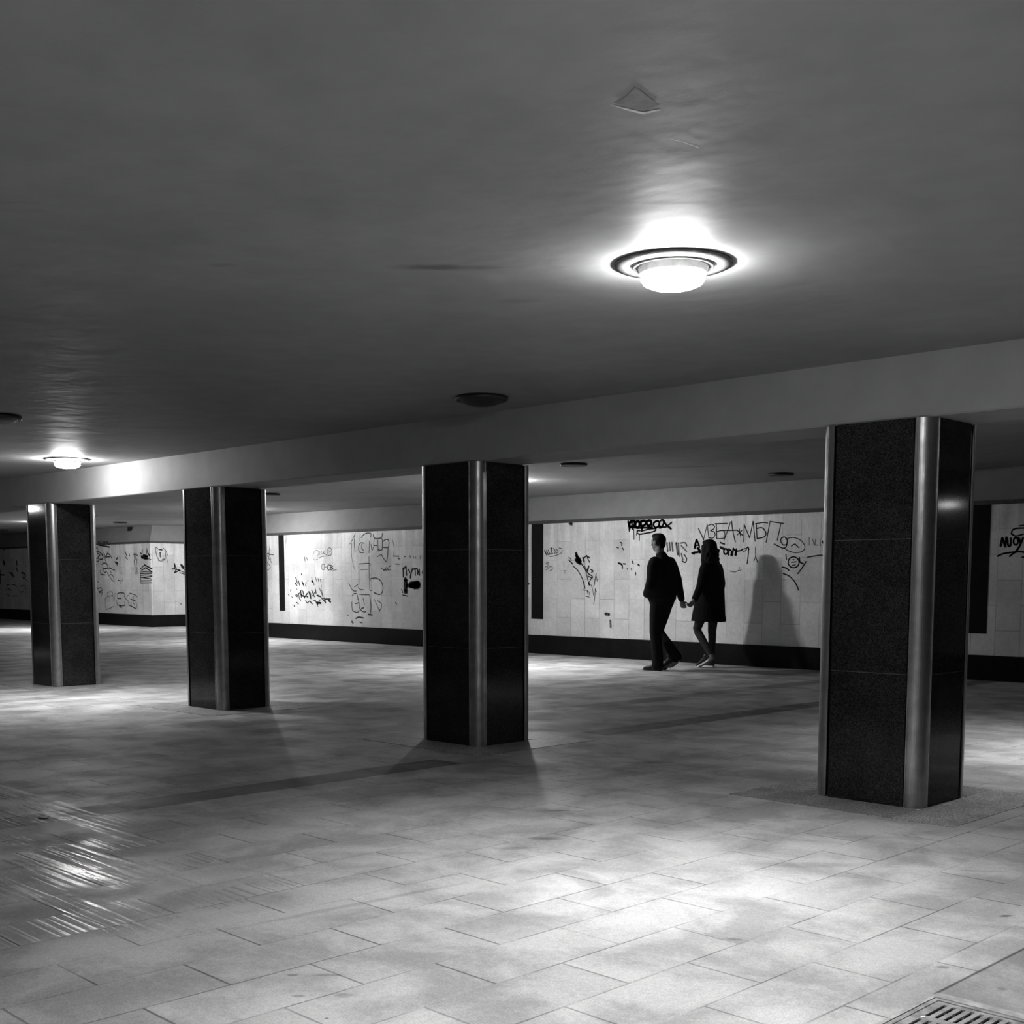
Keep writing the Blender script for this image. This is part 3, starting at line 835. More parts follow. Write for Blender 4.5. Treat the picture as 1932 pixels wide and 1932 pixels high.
 (0.02,[(-30.52,1.768),(-30.329,1.773)]),
 (0.021,[(-30.588,1.814),(-30.582,1.709)]),
 (0.018,[(-30.447,1.902),(-30.468,1.827)]),
 (0.021,[(-30.558,1.686),(-30.501,1.588)]),
 (0.018,[(-30.776,1.575),(-30.627,1.619),(-30.47,1.572)]),
 (0.018,[(-31.149,1.608),(-31.037,1.577)]),
 (0.018,[(-31.168,1.806),(-31.103,1.798)]),
]),
('graffiti_tag','smudged scrawl in the middle of the corner block','block',0.04,[
 (0.021,[(-30.868,1.424),(-30.858,1.333),(-30.746,1.31)]),
 (0.023,[(-30.752,1.454),(-30.541,1.475),(-30.317,1.482)]),
 (0.021,[(-30.671,1.453),(-30.645,1.363),(-30.514,1.393)]),
 (0.021,[(-30.469,1.587),(-30.474,1.512)]),
 (0.02,[(-30.484,1.362),(-30.395,1.272)]),
 (0.021,[(-30.321,1.422),(-30.262,1.347)]),
 (0.021,[(-30.349,1.482),(-30.068,1.421)]),
 (0.018,[(-30.312,1.317),(-30.173,1.272),(-30.131,1.182)]),
 (0.018,[(-30.362,1.287),(-30.243,1.167),(-30.119,1.138)]),
 (0.018,[(-30.311,1.571),(-30.332,1.497)]),
 (0.021,[(-30.81,1.318),(-30.617,1.302)]),
 (0.036,[(-29.955,1.702),(-29.89,1.746)]),
 (0.045,[(-29.991,1.628),(-29.899,1.598)]),
 (0.021,[(-30.053,1.644),(-29.873,1.524)]),
 (0.015,[(-29.778,1.789),(-29.755,1.67)]),
 (0.018,[(-29.728,1.375),(-29.699,1.338)]),
 (0.021,[(-29.897,1.168),(-29.774,1.138)]),
 (0.018,[(-29.677,1.198),(-29.681,1.138)]),
 (0.013,[(-29.808,1.094),(-29.747,1.087)]),
 (0.018,[(-31.123,1.288),(-31.076,1.258)]),
 (0.018,[(-31.147,1.181),(-31.005,1.105)]),
 (0.018,[(-31.112,1.212),(-31.086,1.12)]),
]),
('graffiti_tag','faint vertical smears on the corner block','block',0.1,[
 (0.035,[(-29.479,1.887),(-29.394,1.784)]),
 (0.027,[(-29.457,1.755),(-29.369,1.696)]),
 (0.026,[(-29.269,1.841),(-29.242,1.782)]),
 (0.029,[(-28.998,1.837),(-28.992,1.692)]),
 (0.029,[(-28.907,1.85),(-28.932,1.691)]),
 (0.032,[(-29.008,1.663),(-28.989,1.489)]),
 (0.029,[(-28.872,1.691),(-28.928,1.517)]),
 (0.026,[(-28.99,1.474),(-28.984,1.329)]),
 (0.023,[(-28.885,1.488),(-28.88,1.329)]),
 (0.02,[(-29.058,1.823),(-28.821,1.791)]),
 (0.021,[(-31.1,0.922),(-30.867,0.969),(-30.791,0.894),(-31.006,0.862)]),
 (0.021,[(-30.975,0.832),(-30.811,0.848),(-30.848,0.779)]),
 (0.015,[(-31.078,1.006),(-31.033,0.938)]),
]),
('graffiti_tag','black crown-like blot at the top right of the corner block','block',0.02,[
 (0.023,[(-28.699,1.861),(-28.628,1.817)]),
 (0.02,[(-28.577,1.931),(-28.597,1.831)]),
 (0.023,[(-28.66,1.775),(-28.502,1.701),(-28.299,1.699)]),
 (0.058,[(-28.617,1.745),(-28.384,1.735)]),
 (0.043,[(-28.527,1.787),(-28.324,1.756)]),
 (0.02,[(-28.356,1.949),(-28.318,1.856),(-28.236,1.769)]),
 (0.017,[(-28.342,1.942),(-28.378,1.828)]),
 (0.02,[(-28.262,1.827),(-28.209,1.74)]),
 (0.011,[(-28.299,1.699),(-28.155,1.676)]),
]),
('graffiti_tag','house shape hatched with horizontal lines at the block corner','block',0.02,[
 (0.019,[(-28.725,1.437),(-28.497,1.55)]),
 (0.026,[(-28.497,1.55),(-28.117,1.444)]),
 (0.02,[(-28.652,1.415),(-28.443,1.478)]),
 (0.024,[(-28.428,1.478),(-28.121,1.37)]),
 (0.017,[(-28.719,1.437),(-28.706,1.256),(-28.701,1.09)]),
 (0.013,[(-28.684,1.371),(-28.463,1.378),(-28.13,1.362)]),
 (0.014,[(-28.702,1.328),(-28.407,1.335),(-28.118,1.327)]),
 (0.014,[(-28.689,1.285),(-28.41,1.299),(-28.121,1.284)]),
 (0.017,[(-28.678,1.234),(-28.128,1.263)]),
 (0.017,[(-28.677,1.242),(-28.132,1.191)]),
 (0.017,[(-28.683,1.148),(-28.134,1.156)]),
 (0.017,[(-28.701,1.097),(-28.137,1.106)]),
]),
('graffiti_tag','large outlined letters low on the corner block','block',0.04,[
 (0.012,[(-30.526,0.76),(-30.522,0.828),(-30.391,0.859),(-30.233,0.853),(-30.222,0.771)]),
 (0.012,[(-30.528,0.737),(-30.222,0.771)]),
 (0.012,[(-30.222,0.771),(-30.17,0.614),(-30.194,0.486),(-30.551,0.404),(-30.63,0.426),(-30.65,0.607),(-30.655,0.668),(-30.529,0.715)]),
 (0.012,[(-30.092,0.832),(-30.116,0.704),(-30.17,0.614)]),
 (0.01,[(-30.077,0.817),(-30.036,0.72)]),
 (0.021,[(-29.967,0.818),(-29.825,0.841),(-29.608,0.836)]),
 (0.016,[(-29.952,0.81),(-29.966,0.691)]),
 (0.021,[(-29.96,0.691),(-29.788,0.693)]),
 (0.016,[(-30.025,0.661),(-29.977,0.527)]),
 (0.019,[(-29.977,0.527),(-29.723,0.504),(-29.598,0.518)]),
 (0.018,[(-29.592,0.622),(-29.583,0.518)]),
 (0.016,[(-29.594,0.829),(-29.584,0.74)]),
 (0.03,[(-29.878,0.506),(-29.773,0.456)]),
 (0.018,[(-29.582,0.77),(-29.525,0.696),(-29.407,0.624)]),
 (0.015,[(-29.381,0.794),(-29.478,0.719)]),
 (0.013,[(-29.333,0.831),(-29.342,0.684)]),
 (0.018,[(-29.302,0.838),(-29.033,0.797),(-28.931,0.747)]),
 (0.021,[(-29.251,0.685),(-29.012,0.637)]),
 (0.018,[(-29.095,0.76),(-29.149,0.628),(-29.078,0.555)]),
 (0.015,[(-29.376,0.639),(-29.367,0.536)]),
 (0.021,[(-29.367,0.536),(-29.173,0.488),(-28.995,0.443)]),
 (0.018,[(-28.984,0.615),(-28.959,0.528),(-28.994,0.447)]),
 (0.013,[(-29.24,0.612),(-29.244,0.553)]),
]),
('graffiti_tag','wavy pen drawing near the top of the lit side wall','side',0.08,[
 (0.014,[(15.458,1.992),(15.432,1.928),(15.453,1.828),(15.481,1.728),(15.534,1.65)]),
 (0.014,[(15.458,1.992),(15.527,1.929),(15.621,1.916)]),
 (0.023,[(15.543,1.929),(15.606,1.938)]),
 (0.023,[(15.564,1.858),(15.568,1.744)]),
 (0.013,[(15.54,1.858),(15.529,1.743)]),
 (0.014,[(15.647,1.967),(15.716,1.904),(15.761,1.789)]),
 (0.013,[(15.685,1.903),(15.713,1.803),(15.678,1.688)]),
 (0.013,[(15.502,1.657),(15.597,1.644),(15.694,1.688)]),
 (0.014,[(15.614,1.687),(15.678,1.695)]),
 (0.01,[(15.727,1.746),(15.763,1.602)]),
]),
('graffiti_tag','star-like black strokes beside the second pillar','side',0.02,[
 (0.017,[(15.947,1.589),(15.999,1.445)]),
 (0.02,[(15.879,1.452),(15.975,1.445),(16.104,1.416)]),
 (0.017,[(15.947,1.582),(15.951,1.459)]),
 (0.02,[(15.999,1.445),(15.948,1.358)]),
 (0.02,[(15.948,1.358),(16.088,1.416)]),
 (0.02,[(16.125,1.562),(16.155,1.489)]),
 (0.029,[(16.157,1.548),(16.204,1.49)]),
 (0.018,[(16.155,1.489),(16.227,1.432)]),
 (0.015,[(16.086,1.358),(16.231,1.315)]),
 (0.013,[(16.104,1.402),(16.233,1.359)]),
]),
('wall_stain','small spot and scratch low on the side wall','side',0.2,[
 (0.021,[(16.087,0.572),(16.111,0.557)]),
 (0.007,[(15.918,0.632),(16.016,0.631)]),
]),
('graffiti_tag','dark blots across the far left wall','block',0.05,[
 (0.104,[(-37.048,1.707),(-36.983,1.633)]),
 (0.052,[(-36.112,1.713),(-36.105,1.612)]),
 (0.044,[(-36.163,1.54),(-36.088,1.424)]),
 (0.041,[(-36.634,1.382),(-36.426,1.352)]),
 (0.038,[(-36.534,1.323),(-36.329,1.265)]),
 (0.043,[(-35.799,1.379),(-35.598,1.35)]),
 (0.029,[(-35.805,1.322),(-35.679,1.207),(-35.536,1.278)]),
 (0.035,[(-35.598,1.35),(-35.534,1.307)]),
 (0.036,[(-37.284,1.325),(-37.033,1.309)]),
 (0.045,[(-37.327,1.443),(-37.34,1.058)]),
 (0.023,[(-35.543,1.572),(-35.494,1.557)]),
 (0.044,[(-37.027,2.089),(-36.957,2.073)]),
 (0.017,[(-35.546,1.178),(-35.464,1.142)]),
]),
('graffiti_tag','outlined numerals low on the far left wall','block',0.04,[
 (0.021,[(-36.884,1.008),(-36.705,1.023)]),
 (0.02,[(-36.528,1.024),(-36.318,1.017),(-36.149,0.96)]),
 (0.018,[(-36.824,0.898),(-36.647,0.884),(-36.563,0.841)]),
 (0.018,[(-36.926,0.764),(-36.807,0.707),(-36.648,0.693)]),
 (0.018,[(-36.525,0.687),(-36.14,0.699)]),
 (0.015,[(-36.097,0.96),(-36.078,0.801)]),
 (0.012,[(-36.943,0.956),(-36.973,0.838)]),
 (0.02,[(-35.939,0.99),(-35.58,0.992)]),
 (0.02,[(-35.955,0.816),(-35.698,0.818)]),
 (0.013,[(-35.975,0.975),(-35.989,0.831)]),
 (0.017,[(-35.888,0.802),(-35.866,0.673)]),
 (0.014,[(-35.566,0.963),(-35.535,0.748)]),
 (0.013,[(-35.587,0.733),(-35.578,0.647)]),
]),
]

def ribbon(bm, wd, pts, put):
    n = len(pts)
    ln = []
    for i, (x, z) in enumerate(pts):
        ax, az = pts[max(i - 1, 0)]; bx, bz = pts[min(i + 1, n - 1)]
        dx, dz = bx - ax, bz - az
        L = math.hypot(dx, dz) or 1
        k = wd * .5
        ln.append((bm.verts.new(put(x - dz / L * k, z + dx / L * k)), bm.verts.new(put(x + dz / L * k, z - dx / L * k))))
    for (a, b), (c, d) in zip(ln, ln[1:]):
        bm.faces.new((a, b, d, c))
    for k in range(0, n):
        x, z = pts[k]
        bm.faces.new([bm.verts.new(put(x + wd * .5 * math.cos(i * math.pi / 4), z + wd * .5 * math.sin(i * math.pi / 4))) for i in range(8)])
def refine(pts):
    if len(pts) < 3: return pts
    out = []
    n = len(pts)
    for i in range(n - 1):
        p0 = pts[max(i - 1, 0)]; p1 = pts[i]; p2 = pts[i + 1]; p3 = pts[min(i + 2, n - 1)]
        for k in range(3):
            t = k / 3
            out.append(tuple(.5 * (2 * p1[j] + (p2[j] - p0[j]) * t + (2 * p0[j] - 5 * p1[j] + 4 * p2[j] - p3[j]) * t * t + (3 * p1[j] - p0[j] - 3 * p2[j] + p3[j]) * t ** 3) for j in (0, 1)))
    out.append(pts[-1])
    return out
PUT = {'main': lambda x, z: (x, YW - .0015, z), 'block': lambda x, z: (x, YK - .0015, z), 'side': lambda y, z: (XK + .0135, y, z)}
PAR = {'main': wall_main, 'block': wall_blk, 'side': wall_side}
for name, label, wall, shade, strokes in GRAFFITI:
    bm = B()
    for wd, pts in strokes:
        ribbon(bm, wd * (1.0 if wd > .06 else 1.5 if shade < .04 else 1.25), refine(pts), PUT[wall])
    me = bpy.data.meshes.new(name)
    bm.to_mesh(me); bm.free()
    o = link(name, me, paint(shade), PAR[wall])
    o['label'] = label

# ------------------------------------------------------------------ pillars
CW, CD = .645, .565       # plan size
def make_column(label):
    root = thing('pillar', label, 'pillar', group='black granite pillars under the beam')
    hx, hy, r = CW / 2, CD / 2, .072
    top = H1 - .001
    bm = B(); box(bm, -hx + .03, hx - .03, -hy + .03, hy - .03, 0, top)
    obj('core', bm, M['void'], root)
    fl = .010
    for sx, sy in ((1, -1), (-1, -1), (1, 1), (-1, 1)):
        cx, cy = sx * (hx - r), sy * (hy - r)
        out = [(cx - sx * fl, sy * hy)]
        out += [(cx + sx * r * math.sin(i * math.pi / 24), cy + sy * r * math.cos(i * math.pi / 24)) for i in range(13)]
        out += [(sx * hx, cy - sy * fl)]
        ri = r - .006
        inn = [(cx - sx * fl, sy * (hy - .006))]
        inn += [(cx + sx * ri * math.sin(i * math.pi / 24), cy + sy * ri * math.cos(i * math.pi / 24)) for i in range(13)]
        inn += [(sx * (hx - .006), cy - sy * fl)]
        bm = B(); prism(bm, out + inn[::-1], 0, top)
        obj('corner_strip', bm, M['steel'], root)
        # narrow rolled lips on both edges of the strip
        bm = B()
        lx = cx - sx * (fl + .005)
        box(bm, min(lx, lx + sx * .006), max(lx, lx + sx * .006), min(sy * hy, sy * (hy + .004)), max(sy * hy, sy * (hy + .004)), 0, top)
        ly = cy - sy * (fl + .005)
        box(bm, min(sx * hx, sx * (hx + .004)), max(sx * hx, sx * (hx + .004)), min(ly, ly + sy * .006), max(ly, ly + sy * .006), 0, top)
        obj('strip_lip', bm, M['steel'], root)
    cuts = [0, .711, 1.425, top]
    e = r + fl + .016
    for z0, z1 in zip(cuts, cuts[1:]):
        z0 += .002 if z0 > 0 else 0
        z1 -= .002 if z1 < top else 0
        for s in (-1, 1):
            bm = B(); box(bm, -hx + e, hx - e, min(s * (hy - .03), s * (hy - .004)), max(s * (hy - .03), s * (hy - .004)), z0, z1)
            obj('granite_slab', bm, M['granite'], root)
            bm = B(); box(bm, min(s * (hx - .03), s * (hx - .004)), max(s * (hx - .03), s * (hx - .004)), -hy + e, hy - e, z0, z1)
            obj('granite_slab', bm, M['granite'], root)
    bm = B()
    for z in cuts[1:3]:
        for s in (-1, 1):
            box(bm, -hx + e, hx - e, min(s * (hy - .03), s * (hy - .0055)), max(s * (hy - .03), s * (hy - .0055)), z - .002, z + .002)
            box(bm, min(s * (hx - .03), s * (hx - .0055)), max(s * (hx - .03), s * (hx - .0055)), -hy + e, hy - e, z - .002, z + .002)
    obj('mortar_joint', bm, M['mortar'], root)
    bx, by = .665, .605
    for (x0, x1, y0, y1, m) in ((-bx, hx, -by, -hy, 'slab_dark'), (hx, bx, -by, by, 'slab'), (-bx, hx, hy, by, 'slab_dark'), (-bx, -hx, -hy, hy, 'slab')):
        bm = B(); box(bm, x0 + .0015, x1 - .0015, y0 + .0015, y1 - .0015, -.02, .0025)
        obj('base_slab', bm, M[m], root)
    return root
CX = [-13.37, -9.905, -6.445, -3.037]
LAB = ['leftmost black granite pillar with steel corners, farthest in the row', 'second black granite pillar from the left, its front face lit grey',
       'darkest black granite pillar with steel corners, left of the couple', 'nearest and largest black granite pillar, at the right of the hall']
col0 = make_column(LAB[3])
col0.location = (CX[3] - CW / 2, 6.043 + CD / 2, 0)
for x, l in zip(CX[:3], LAB[:3]):
    c = copy_tree(col0)
    c.location = (x - CW / 2, 6.043 + CD / 2, 0)
    c['label'] = l

# ------------------------------------------------------------------ ceiling lamps
def make_lit(label):
    root = thing('ceiling_lamp', label, 'ceiling lamp', group='lit round ceiling lamps')
    bm = B(); lathe(bm, [(.214, 0), (.219, -.003), (.216, -.008), (.166, -.014), (.163, -.012), (.163, 0)], 64)
    obj('outer_ring', bm, M['ring'], root, True)
    bm = B(); lathe(bm, [(.150, 0), (.151, -.014), (.146, -.018), (.130, -.016), (.126, -.038), (.118, -.041), (.112, -.034), (.112, 0)], 64)
    obj('inner_ring', bm, M['ring'], root, True)
    bm = B(); lathe(bm, [(.113, -.066), (.108, -.074), (.085, -.084), (.046, -.090), (0, -.093)], 32)
    obj('glass_bowl', bm, M['glow'], root, True)
    bm = B(); lathe(bm, [(.112, -.040), (.117, -.044), (.118, -.060), (.113, -.066)], 32)
    obj('glass_rim', bm, M['glow'], root, True)
    ld = bpy.data.lights.new('downlight', 'SPOT')
    ld.spot_size = math.radians(SPREAD); ld.spot_blend = 1.0; ld.shadow_soft_size = .11
    lo = bpy.data.objects.new('downlight', ld); COL.objects.link(lo)
    lo.location = (0, 0, -.10); lo.parent = root
    return root
def make_dead(label, r=.166, dp=.042):
    root = thing('ceiling_lamp', label, 'ceiling lamp', group='unlit ceiling lamps')
    k = r / .166
    bm = B(); lathe(bm, [(.150 * k, 0), (.166 * k, -.006), (.170 * k, -.020), (.160 * k, -.030), (.140 * k, -.026), (.138 * k, 0)], 48)
    obj('rim', bm, M['dead_rim'], root, True)
    bm = B(); lathe(bm, [(.146 * k, -.022), (.128 * k, -.022 - dp * .4), (.09 * k, -.022 - dp * .75), (.045 * k, -.022 - dp * .94), (0, -.022 - dp)], 40)
    obj('bowl', bm, M['dead_bowl'], root, True)
    return root
L0 = None
for p, l, glow, watts in LIT:
    if L0 is None: o = L0 = make_lit(l)
    else: o = copy_tree(L0); o['label'] = l
    o.location = p
    for ch in o.children:
        if ch.name.startswith('glass_'):
            ch.material_slots[0].link = 'OBJECT'
            ch.material_slots[0].material = make_glow('glowing_glass', glow * (.35 if 'bowl' in ch.name else 1.75))
        elif ch.type == 'LIGHT':
            ch.data = ch.data.copy(); ch.data.energy = watts
dead = [((-5.83, 5.51, H2), 'unlit dark bowl lamp above the third pillar, in front of the beam'),
        ((-8.93, 3.68, H2), 'unlit dark bowl lamp cut off by the left edge of the photo'),
        ((-9.68, 10.6, H3), 'unlit dark lamp behind the beam, just right of the third pillar'),
        ((-8.75, 13.45, H3), 'unlit dark lamp near the back wall, left of the nearest pillar'),
        ((-16.42, 10.97, H3), 'unlit lamp peeking out right of the second pillar'),
        ((-27.2, 14.0, H3), 'small unlit lamp far away near the corner wall'),
        ((-24.86, 12.1, H3), 'unlit lamp half hidden by the right edge of the leftmost pillar'),
        ((-33.8, 13.95, H3), 'unlit lamp far away at the left edge of the photo')]
D0 = make_dead(dead[0][1]); D0.location = dead[0][0]
D1 = None
for p, l in dead[1:]:
    if p[2] == H2: o = copy_tree(D0)
    elif D1 is None: o = D1 = make_dead(l, .155, .016)
    else: o = copy_tree(D1)
    o.location = p; o['label'] = l
# lit wall fitting to the right, seen mirrored in the nearest pillar
wl = thing('wall_lamp', 'short lit wall fitting mirrored in the nearest pillar', 'wall lamp', (.87, YW, 2.10))
bm = B(); box(bm, -.13, .13, -.05, -.0152, -.045, .045); bev(bm, .008); obj('housing', bm, M['dead_rim'], wl)
bm = B(); box(bm, -.11, .11, -.072, -.05, -.030, .030); bev(bm, .008); obj('diffuser', bm, M['tube'], wl)
bm = B(); box(bm, -.09, .09, -.05, 0, -.05, .05); bev(bm, .006)
tag(obj('junction_box', bm, M['dead_rim'], loc=(-29.45, YK + .16, 2.47)), 'small dark box high on the plaster of the corner wall', 'box')

# peeling paint on the near ceiling; the lit lip is painted as a pale strip
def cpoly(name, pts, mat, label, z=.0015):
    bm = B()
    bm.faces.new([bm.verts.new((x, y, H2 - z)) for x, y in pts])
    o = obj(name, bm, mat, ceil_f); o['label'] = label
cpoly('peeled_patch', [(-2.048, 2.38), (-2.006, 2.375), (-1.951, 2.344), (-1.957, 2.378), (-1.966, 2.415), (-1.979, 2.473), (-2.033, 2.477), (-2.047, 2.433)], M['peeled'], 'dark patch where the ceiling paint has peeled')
cpoly('lip_light_and_crack', [(-2.062, 2.38), (-2.047, 2.433), (-2.035, 2.479), (-1.996, 2.49), (-1.996, 2.500), (-2.044, 2.491), (-2.056, 2.440)], M['lit_lip_crack'], 'lit lip of the peeled patch, its light painted as a pale strip', .003)
cpoly('lip_light_and_crack', [(-2.106, 2.671), (-2.091, 2.715), (-2.088, 2.781), (-2.091, 2.784), (-2.096, 2.722)], M['lit_lip_crack'], 'thin pale crack in the ceiling paint', .003)

# ------------------------------------------------------------------ drain grate
gr = thing('drain_grate', 'slotted iron floor drain grate at the bottom right corner', 'drain', (GX0, GY1, 0))
gw, gl = GX1 - GX0, GY1 - GY0
bm = B()
t_ = .016
box(bm, .0005, t_, -gl + .0005, -.0005, -.05, -.001); box(bm, gw - t_, gw - .0005, -gl, -.0005, -.05, -.001); box(bm, t_, gw - t_, -t_, -.0005, -.05, -.001)
obj('frame', bm, M['iron'], gr)
bm = B()
box(bm, t_ + .003, .040, -gl, -.022, -.03, -.002)
pitch_x, sw = .0268, .0115
x0 = .046
nslot = 26
rows = [(-.040, -.158), (-.190, -.308), (-.340, -.458), (-.490, -.608), (-.640, -.758), (-.79, -.908), (-.94, -1.058)]
xs = [x0 + i * pitch_x for i in range(nslot)]
xa, xb = .040, gw - t_ - .003
# solid cross bars between slot rows, then ribs between slots
edges_ = [-.022]
for a, b in rows:
    box(bm, xa, xb, a, edges_[-1], -.03, -.002)
    last = xa
    for x in xs:
        if x + sw < xb:
            box(bm, last, x, b, a, -.006, -.002); last = x + sw
    box(bm, last, xb, b, a, -.006, -.002)
    edges_.append(b)
box(bm, xa, xb, -gl, edges_[-1], -.03, -.002)
obj('grate', bm, M['iron'], gr)
bm = B(); box(bm, .0, gw, -gl, 0, -.30, -.12)
obj('sump', bm, M['void'], gr)
bm = B(); box(bm, -.012, .0, -gl, .040, -.05, .0015); box(bm, .0, gw, .001, .040, -.05, .0015)
o = obj('kerb', bm, M['concrete'], gr); o['label'] = 'rough concrete edging'

def scrap(loc, s, rz, label):
    bm = B()
    pts = [(-1, -.5, 0), (-.2, -.8, .25), (.9, -.4, .1), (1, .5, .3), (.1, .8, .05), (-.8, .5, .35)]
    vv = [bm.verts.new((x * s, y * s, z * s)) for x, y, z in pts]
    cc = bm.verts.new((0, 0, .5 * s)); dd = bm.verts.new((0, 0, 0))
    for i in range(6):
        bm.faces.new((vv[i], vv[(i + 1) % 6], cc)); bm.faces.new((vv[(i + 1) % 6], vv[i], dd))
    o = obj('paper_scrap', bm, M['paper'], loc=loc); o.rotation_euler = (0, 0, rz)
    tag(o, label, 'litter', 'white scraps of litter')
scrap((-6.08, 2.66, .001), .028, .4, 'white scrap of litter on the dark floor stripe at the left')
scrap((-1.558, 3.165, -.002), .007, .8, 'white scrap of litter lying on the drain grate')
scrap((-3.03, 6.02, .003), .009, .2, 'tiny white scrap of litter at the foot of the nearest pillar')

# ------------------------------------------------------------------ people
def tube(bm, pts, rad, n=14, ref=(1, 0, 0), dome=True):
    ref = Vector(ref)
    P = [Vector(p) for p in pts]
    R_ = [(r, r) if not isinstance(r, tuple) else r for r in rad]
    if dome:      # rounded ends
        def cap(p, t, r):
            m = min(r)
            return [(p + t * m * s, (r[0] * k, r[1] * k)) for s, k in ((.35, .92), (.65, .72), (.85, .45))]
        t0 = (P[0] - P[1]).normalized(); t1 = (P[-1] - P[-2]).normalized()
        a = cap(P[0], t0, R_[0])[::-1]; b = cap(P[-1], t1, R_[-1])
        P = [q for q, _ in a] + P + [q for q, _ in b]
        R_ = [q for _, q in a] + R_ + [q for _, q in b]
    rings = []
    for i, p in enumerate(P):
        t = (P[min(i + 1, len(P) - 1)] - P[max(i - 1, 0)]).normalized()
        s = ref - t * ref.dot(t)
        if s.length < 1e-4: s = Vector((0, 1, 0)) - t * t.y
        s.normalize()
        o = t.cross(s)
        rings.append([bm.verts.new(p + s * R_[i][0] * math.cos(2 * math.pi * k / n) + o * R_[i][1] * math.sin(2 * math.pi * k / n)) for k in range(n)])
    for A, C in zip(rings, rings[1:]):
        for k in range(n):
            bm.faces.new((A[k], A[(k + 1) % n], C[(k + 1) % n], C[k]))
    bm.faces.new(rings[0][::-1]); bm.faces.new(rings[-1])
def ell(bm, c, r, rot=None, seg=16):
    m = Matrix.Translation(c) @ (rot.to_4x4() if rot else Matrix.Identity(4)) @ Matrix.Diagonal((r[0], r[1], r[2], 1))
    bmesh.ops.create_uvsphere(bm, u_segments=seg, v_segments=max(8, seg // 2 + 2), radius=1, matrix=m)
def grown(name, bm, mat, parent, voxel, smooth_it=4):
    """one continuous skin over the overlapping limb volumes"""
    bmesh.ops.recalc_face_normals(bm, faces=bm.faces[:])
    me = bpy.data.meshes.new(name + '_src'); bm.to_mesh(me); bm.free()
    tmp = bpy.data.objects.new('tmp', me); COL.objects.link(tmp)
    r = tmp.modifiers.new('r', 'REMESH'); r.mode = 'VOXEL'; r.voxel_size = voxel; r.use_smooth_shade = True
    s = tmp.modifiers.new('s', 'SMOOTH'); s.iterations = smooth_it; s.factor = .5
    dg = bpy.context.evaluated_depsgraph_get()
    dg.update()
    out = bpy.data.meshes.new_from_object(tmp.evaluated_get(dg))
    out.name = name
    bpy.data.objects.remove(tmp); bpy.data.meshes.remove(me)
    out.materials.clear()
    for p in out.polygons: p.use_smooth = True
    return link(name, out, mat, parent)
def hand(bm, wrist, d, palm_n, curl, side, s=1.0):
    """palm and five bent fingers; d = direction of the hand, palm_n = way the palm faces, side = +1 when the thumb lies along d x palm_n"""
    d = Vector(d).normalized(); nrm = Vector(palm_n); nrm = (nrm - d * nrm.dot(d)).normalized()
    lat = d.cross(nrm).normalized() * side
    w_ = Vector(wrist)
    tube(bm, [w_ - d * .03 * s, w_ + d * .02 * s, w_ + d * .06 * s, w_ + d * .092 * s], [(.026 * s, .020 * s), (.032 * s, .017 * s), (.041 * s, .016 * s), (.040 * s, .013 * s)], 12, tuple(lat))
    for k, ln in zip((.029, .0095, -.0105, -.029), (.074, .083, .077, .060)):
        q = w_ + d * (.090 - .12 * abs(k - .0)) * s + lat * k * s
        a = curl * .35; dirv = d
        pts = [q - d * .018 * s]
        for j, f in enumerate((.45, .31, .24)):
            dirv = (d * math.cos(a) + nrm * math.sin(a))
            pts.append(pts[-1] + dirv * (ln * f * s + (.018 * s if j == 0 else 0)))
            a += curl * (.75 if j == 0 else .6)
        tube(bm, pts, [.0088 * s, .0086 * s, .0078 * s, .0066 * s], 8)
    tb = w_ + d * .028 * s + lat * .026 * s
    t1 = tb + (d * .55 + lat * .62 + nrm * .30).normalized() * .040 * s
    t2 = t1 + (d * .85 + lat * .12 + nrm * .45).normalized() * .032 * s
    t3 = t2 + (d * .8 - lat * .15 + nrm * .55).normalized() * .024 * s
    tube(bm, [tb - lat * .008 * s, t1, t2, t3], [.0125 * s, .0105 * s, .0094 * s, .0074 * s], 8)
def head(bm, c, s=1.0, tilt=0.0, turn=0.0):
    """c = centre of the skull; faces +y before turning"""
    rot = Matrix.Rotation(turn, 3, 'Z') @ Matrix.Rotation(tilt, 3, 'X')
    C_ = Vector(c)
    def at(x, y, z): return C_ + rot @ Vector((x * s, y * s, z * s))
    ell(bm, at(0, -.012, .028), (.074 * s, .095 * s, .088 * s), rot, 20)
    ell(bm, at(0, .018, -.045), (.058 * s, .070 * s, .072 * s), rot, 18)
    ell(bm, at(0, .040, -.090), (.034 * s, .038 * s, .026 * s), rot)
    ell(bm, at(0, .062, .030), (.055 * s, .028 * s, .020 * s), rot)
    tube(bm, [at(0, .080, .022), at(0, .094, -.006), at(0, .104, -.022)], [.009 * s, .011 * s, .013 * s], 10)
    ell(bm, at(0, .092, -.028), (.018 * s, .012 * s, .009 * s), rot)
    ell(bm, at(0, .082, -.054), (.024 * s, .011 * s, .007 * s), rot)
    ell(bm, at(0, .080, -.066), (.021 * s, .011 * s, .008 * s), rot)
    for q in (-1, 1):
        ell(bm, at(q * .040, .056, -.022), (.022 * s, .020 * s, .020 * s), rot)
        ell(bm, at(q * .076, -.008, -.006), (.010 * s, .022 * s, .034 * s), rot)
    return [at(q * .031, .071, .006) for q in (-1, 1)]
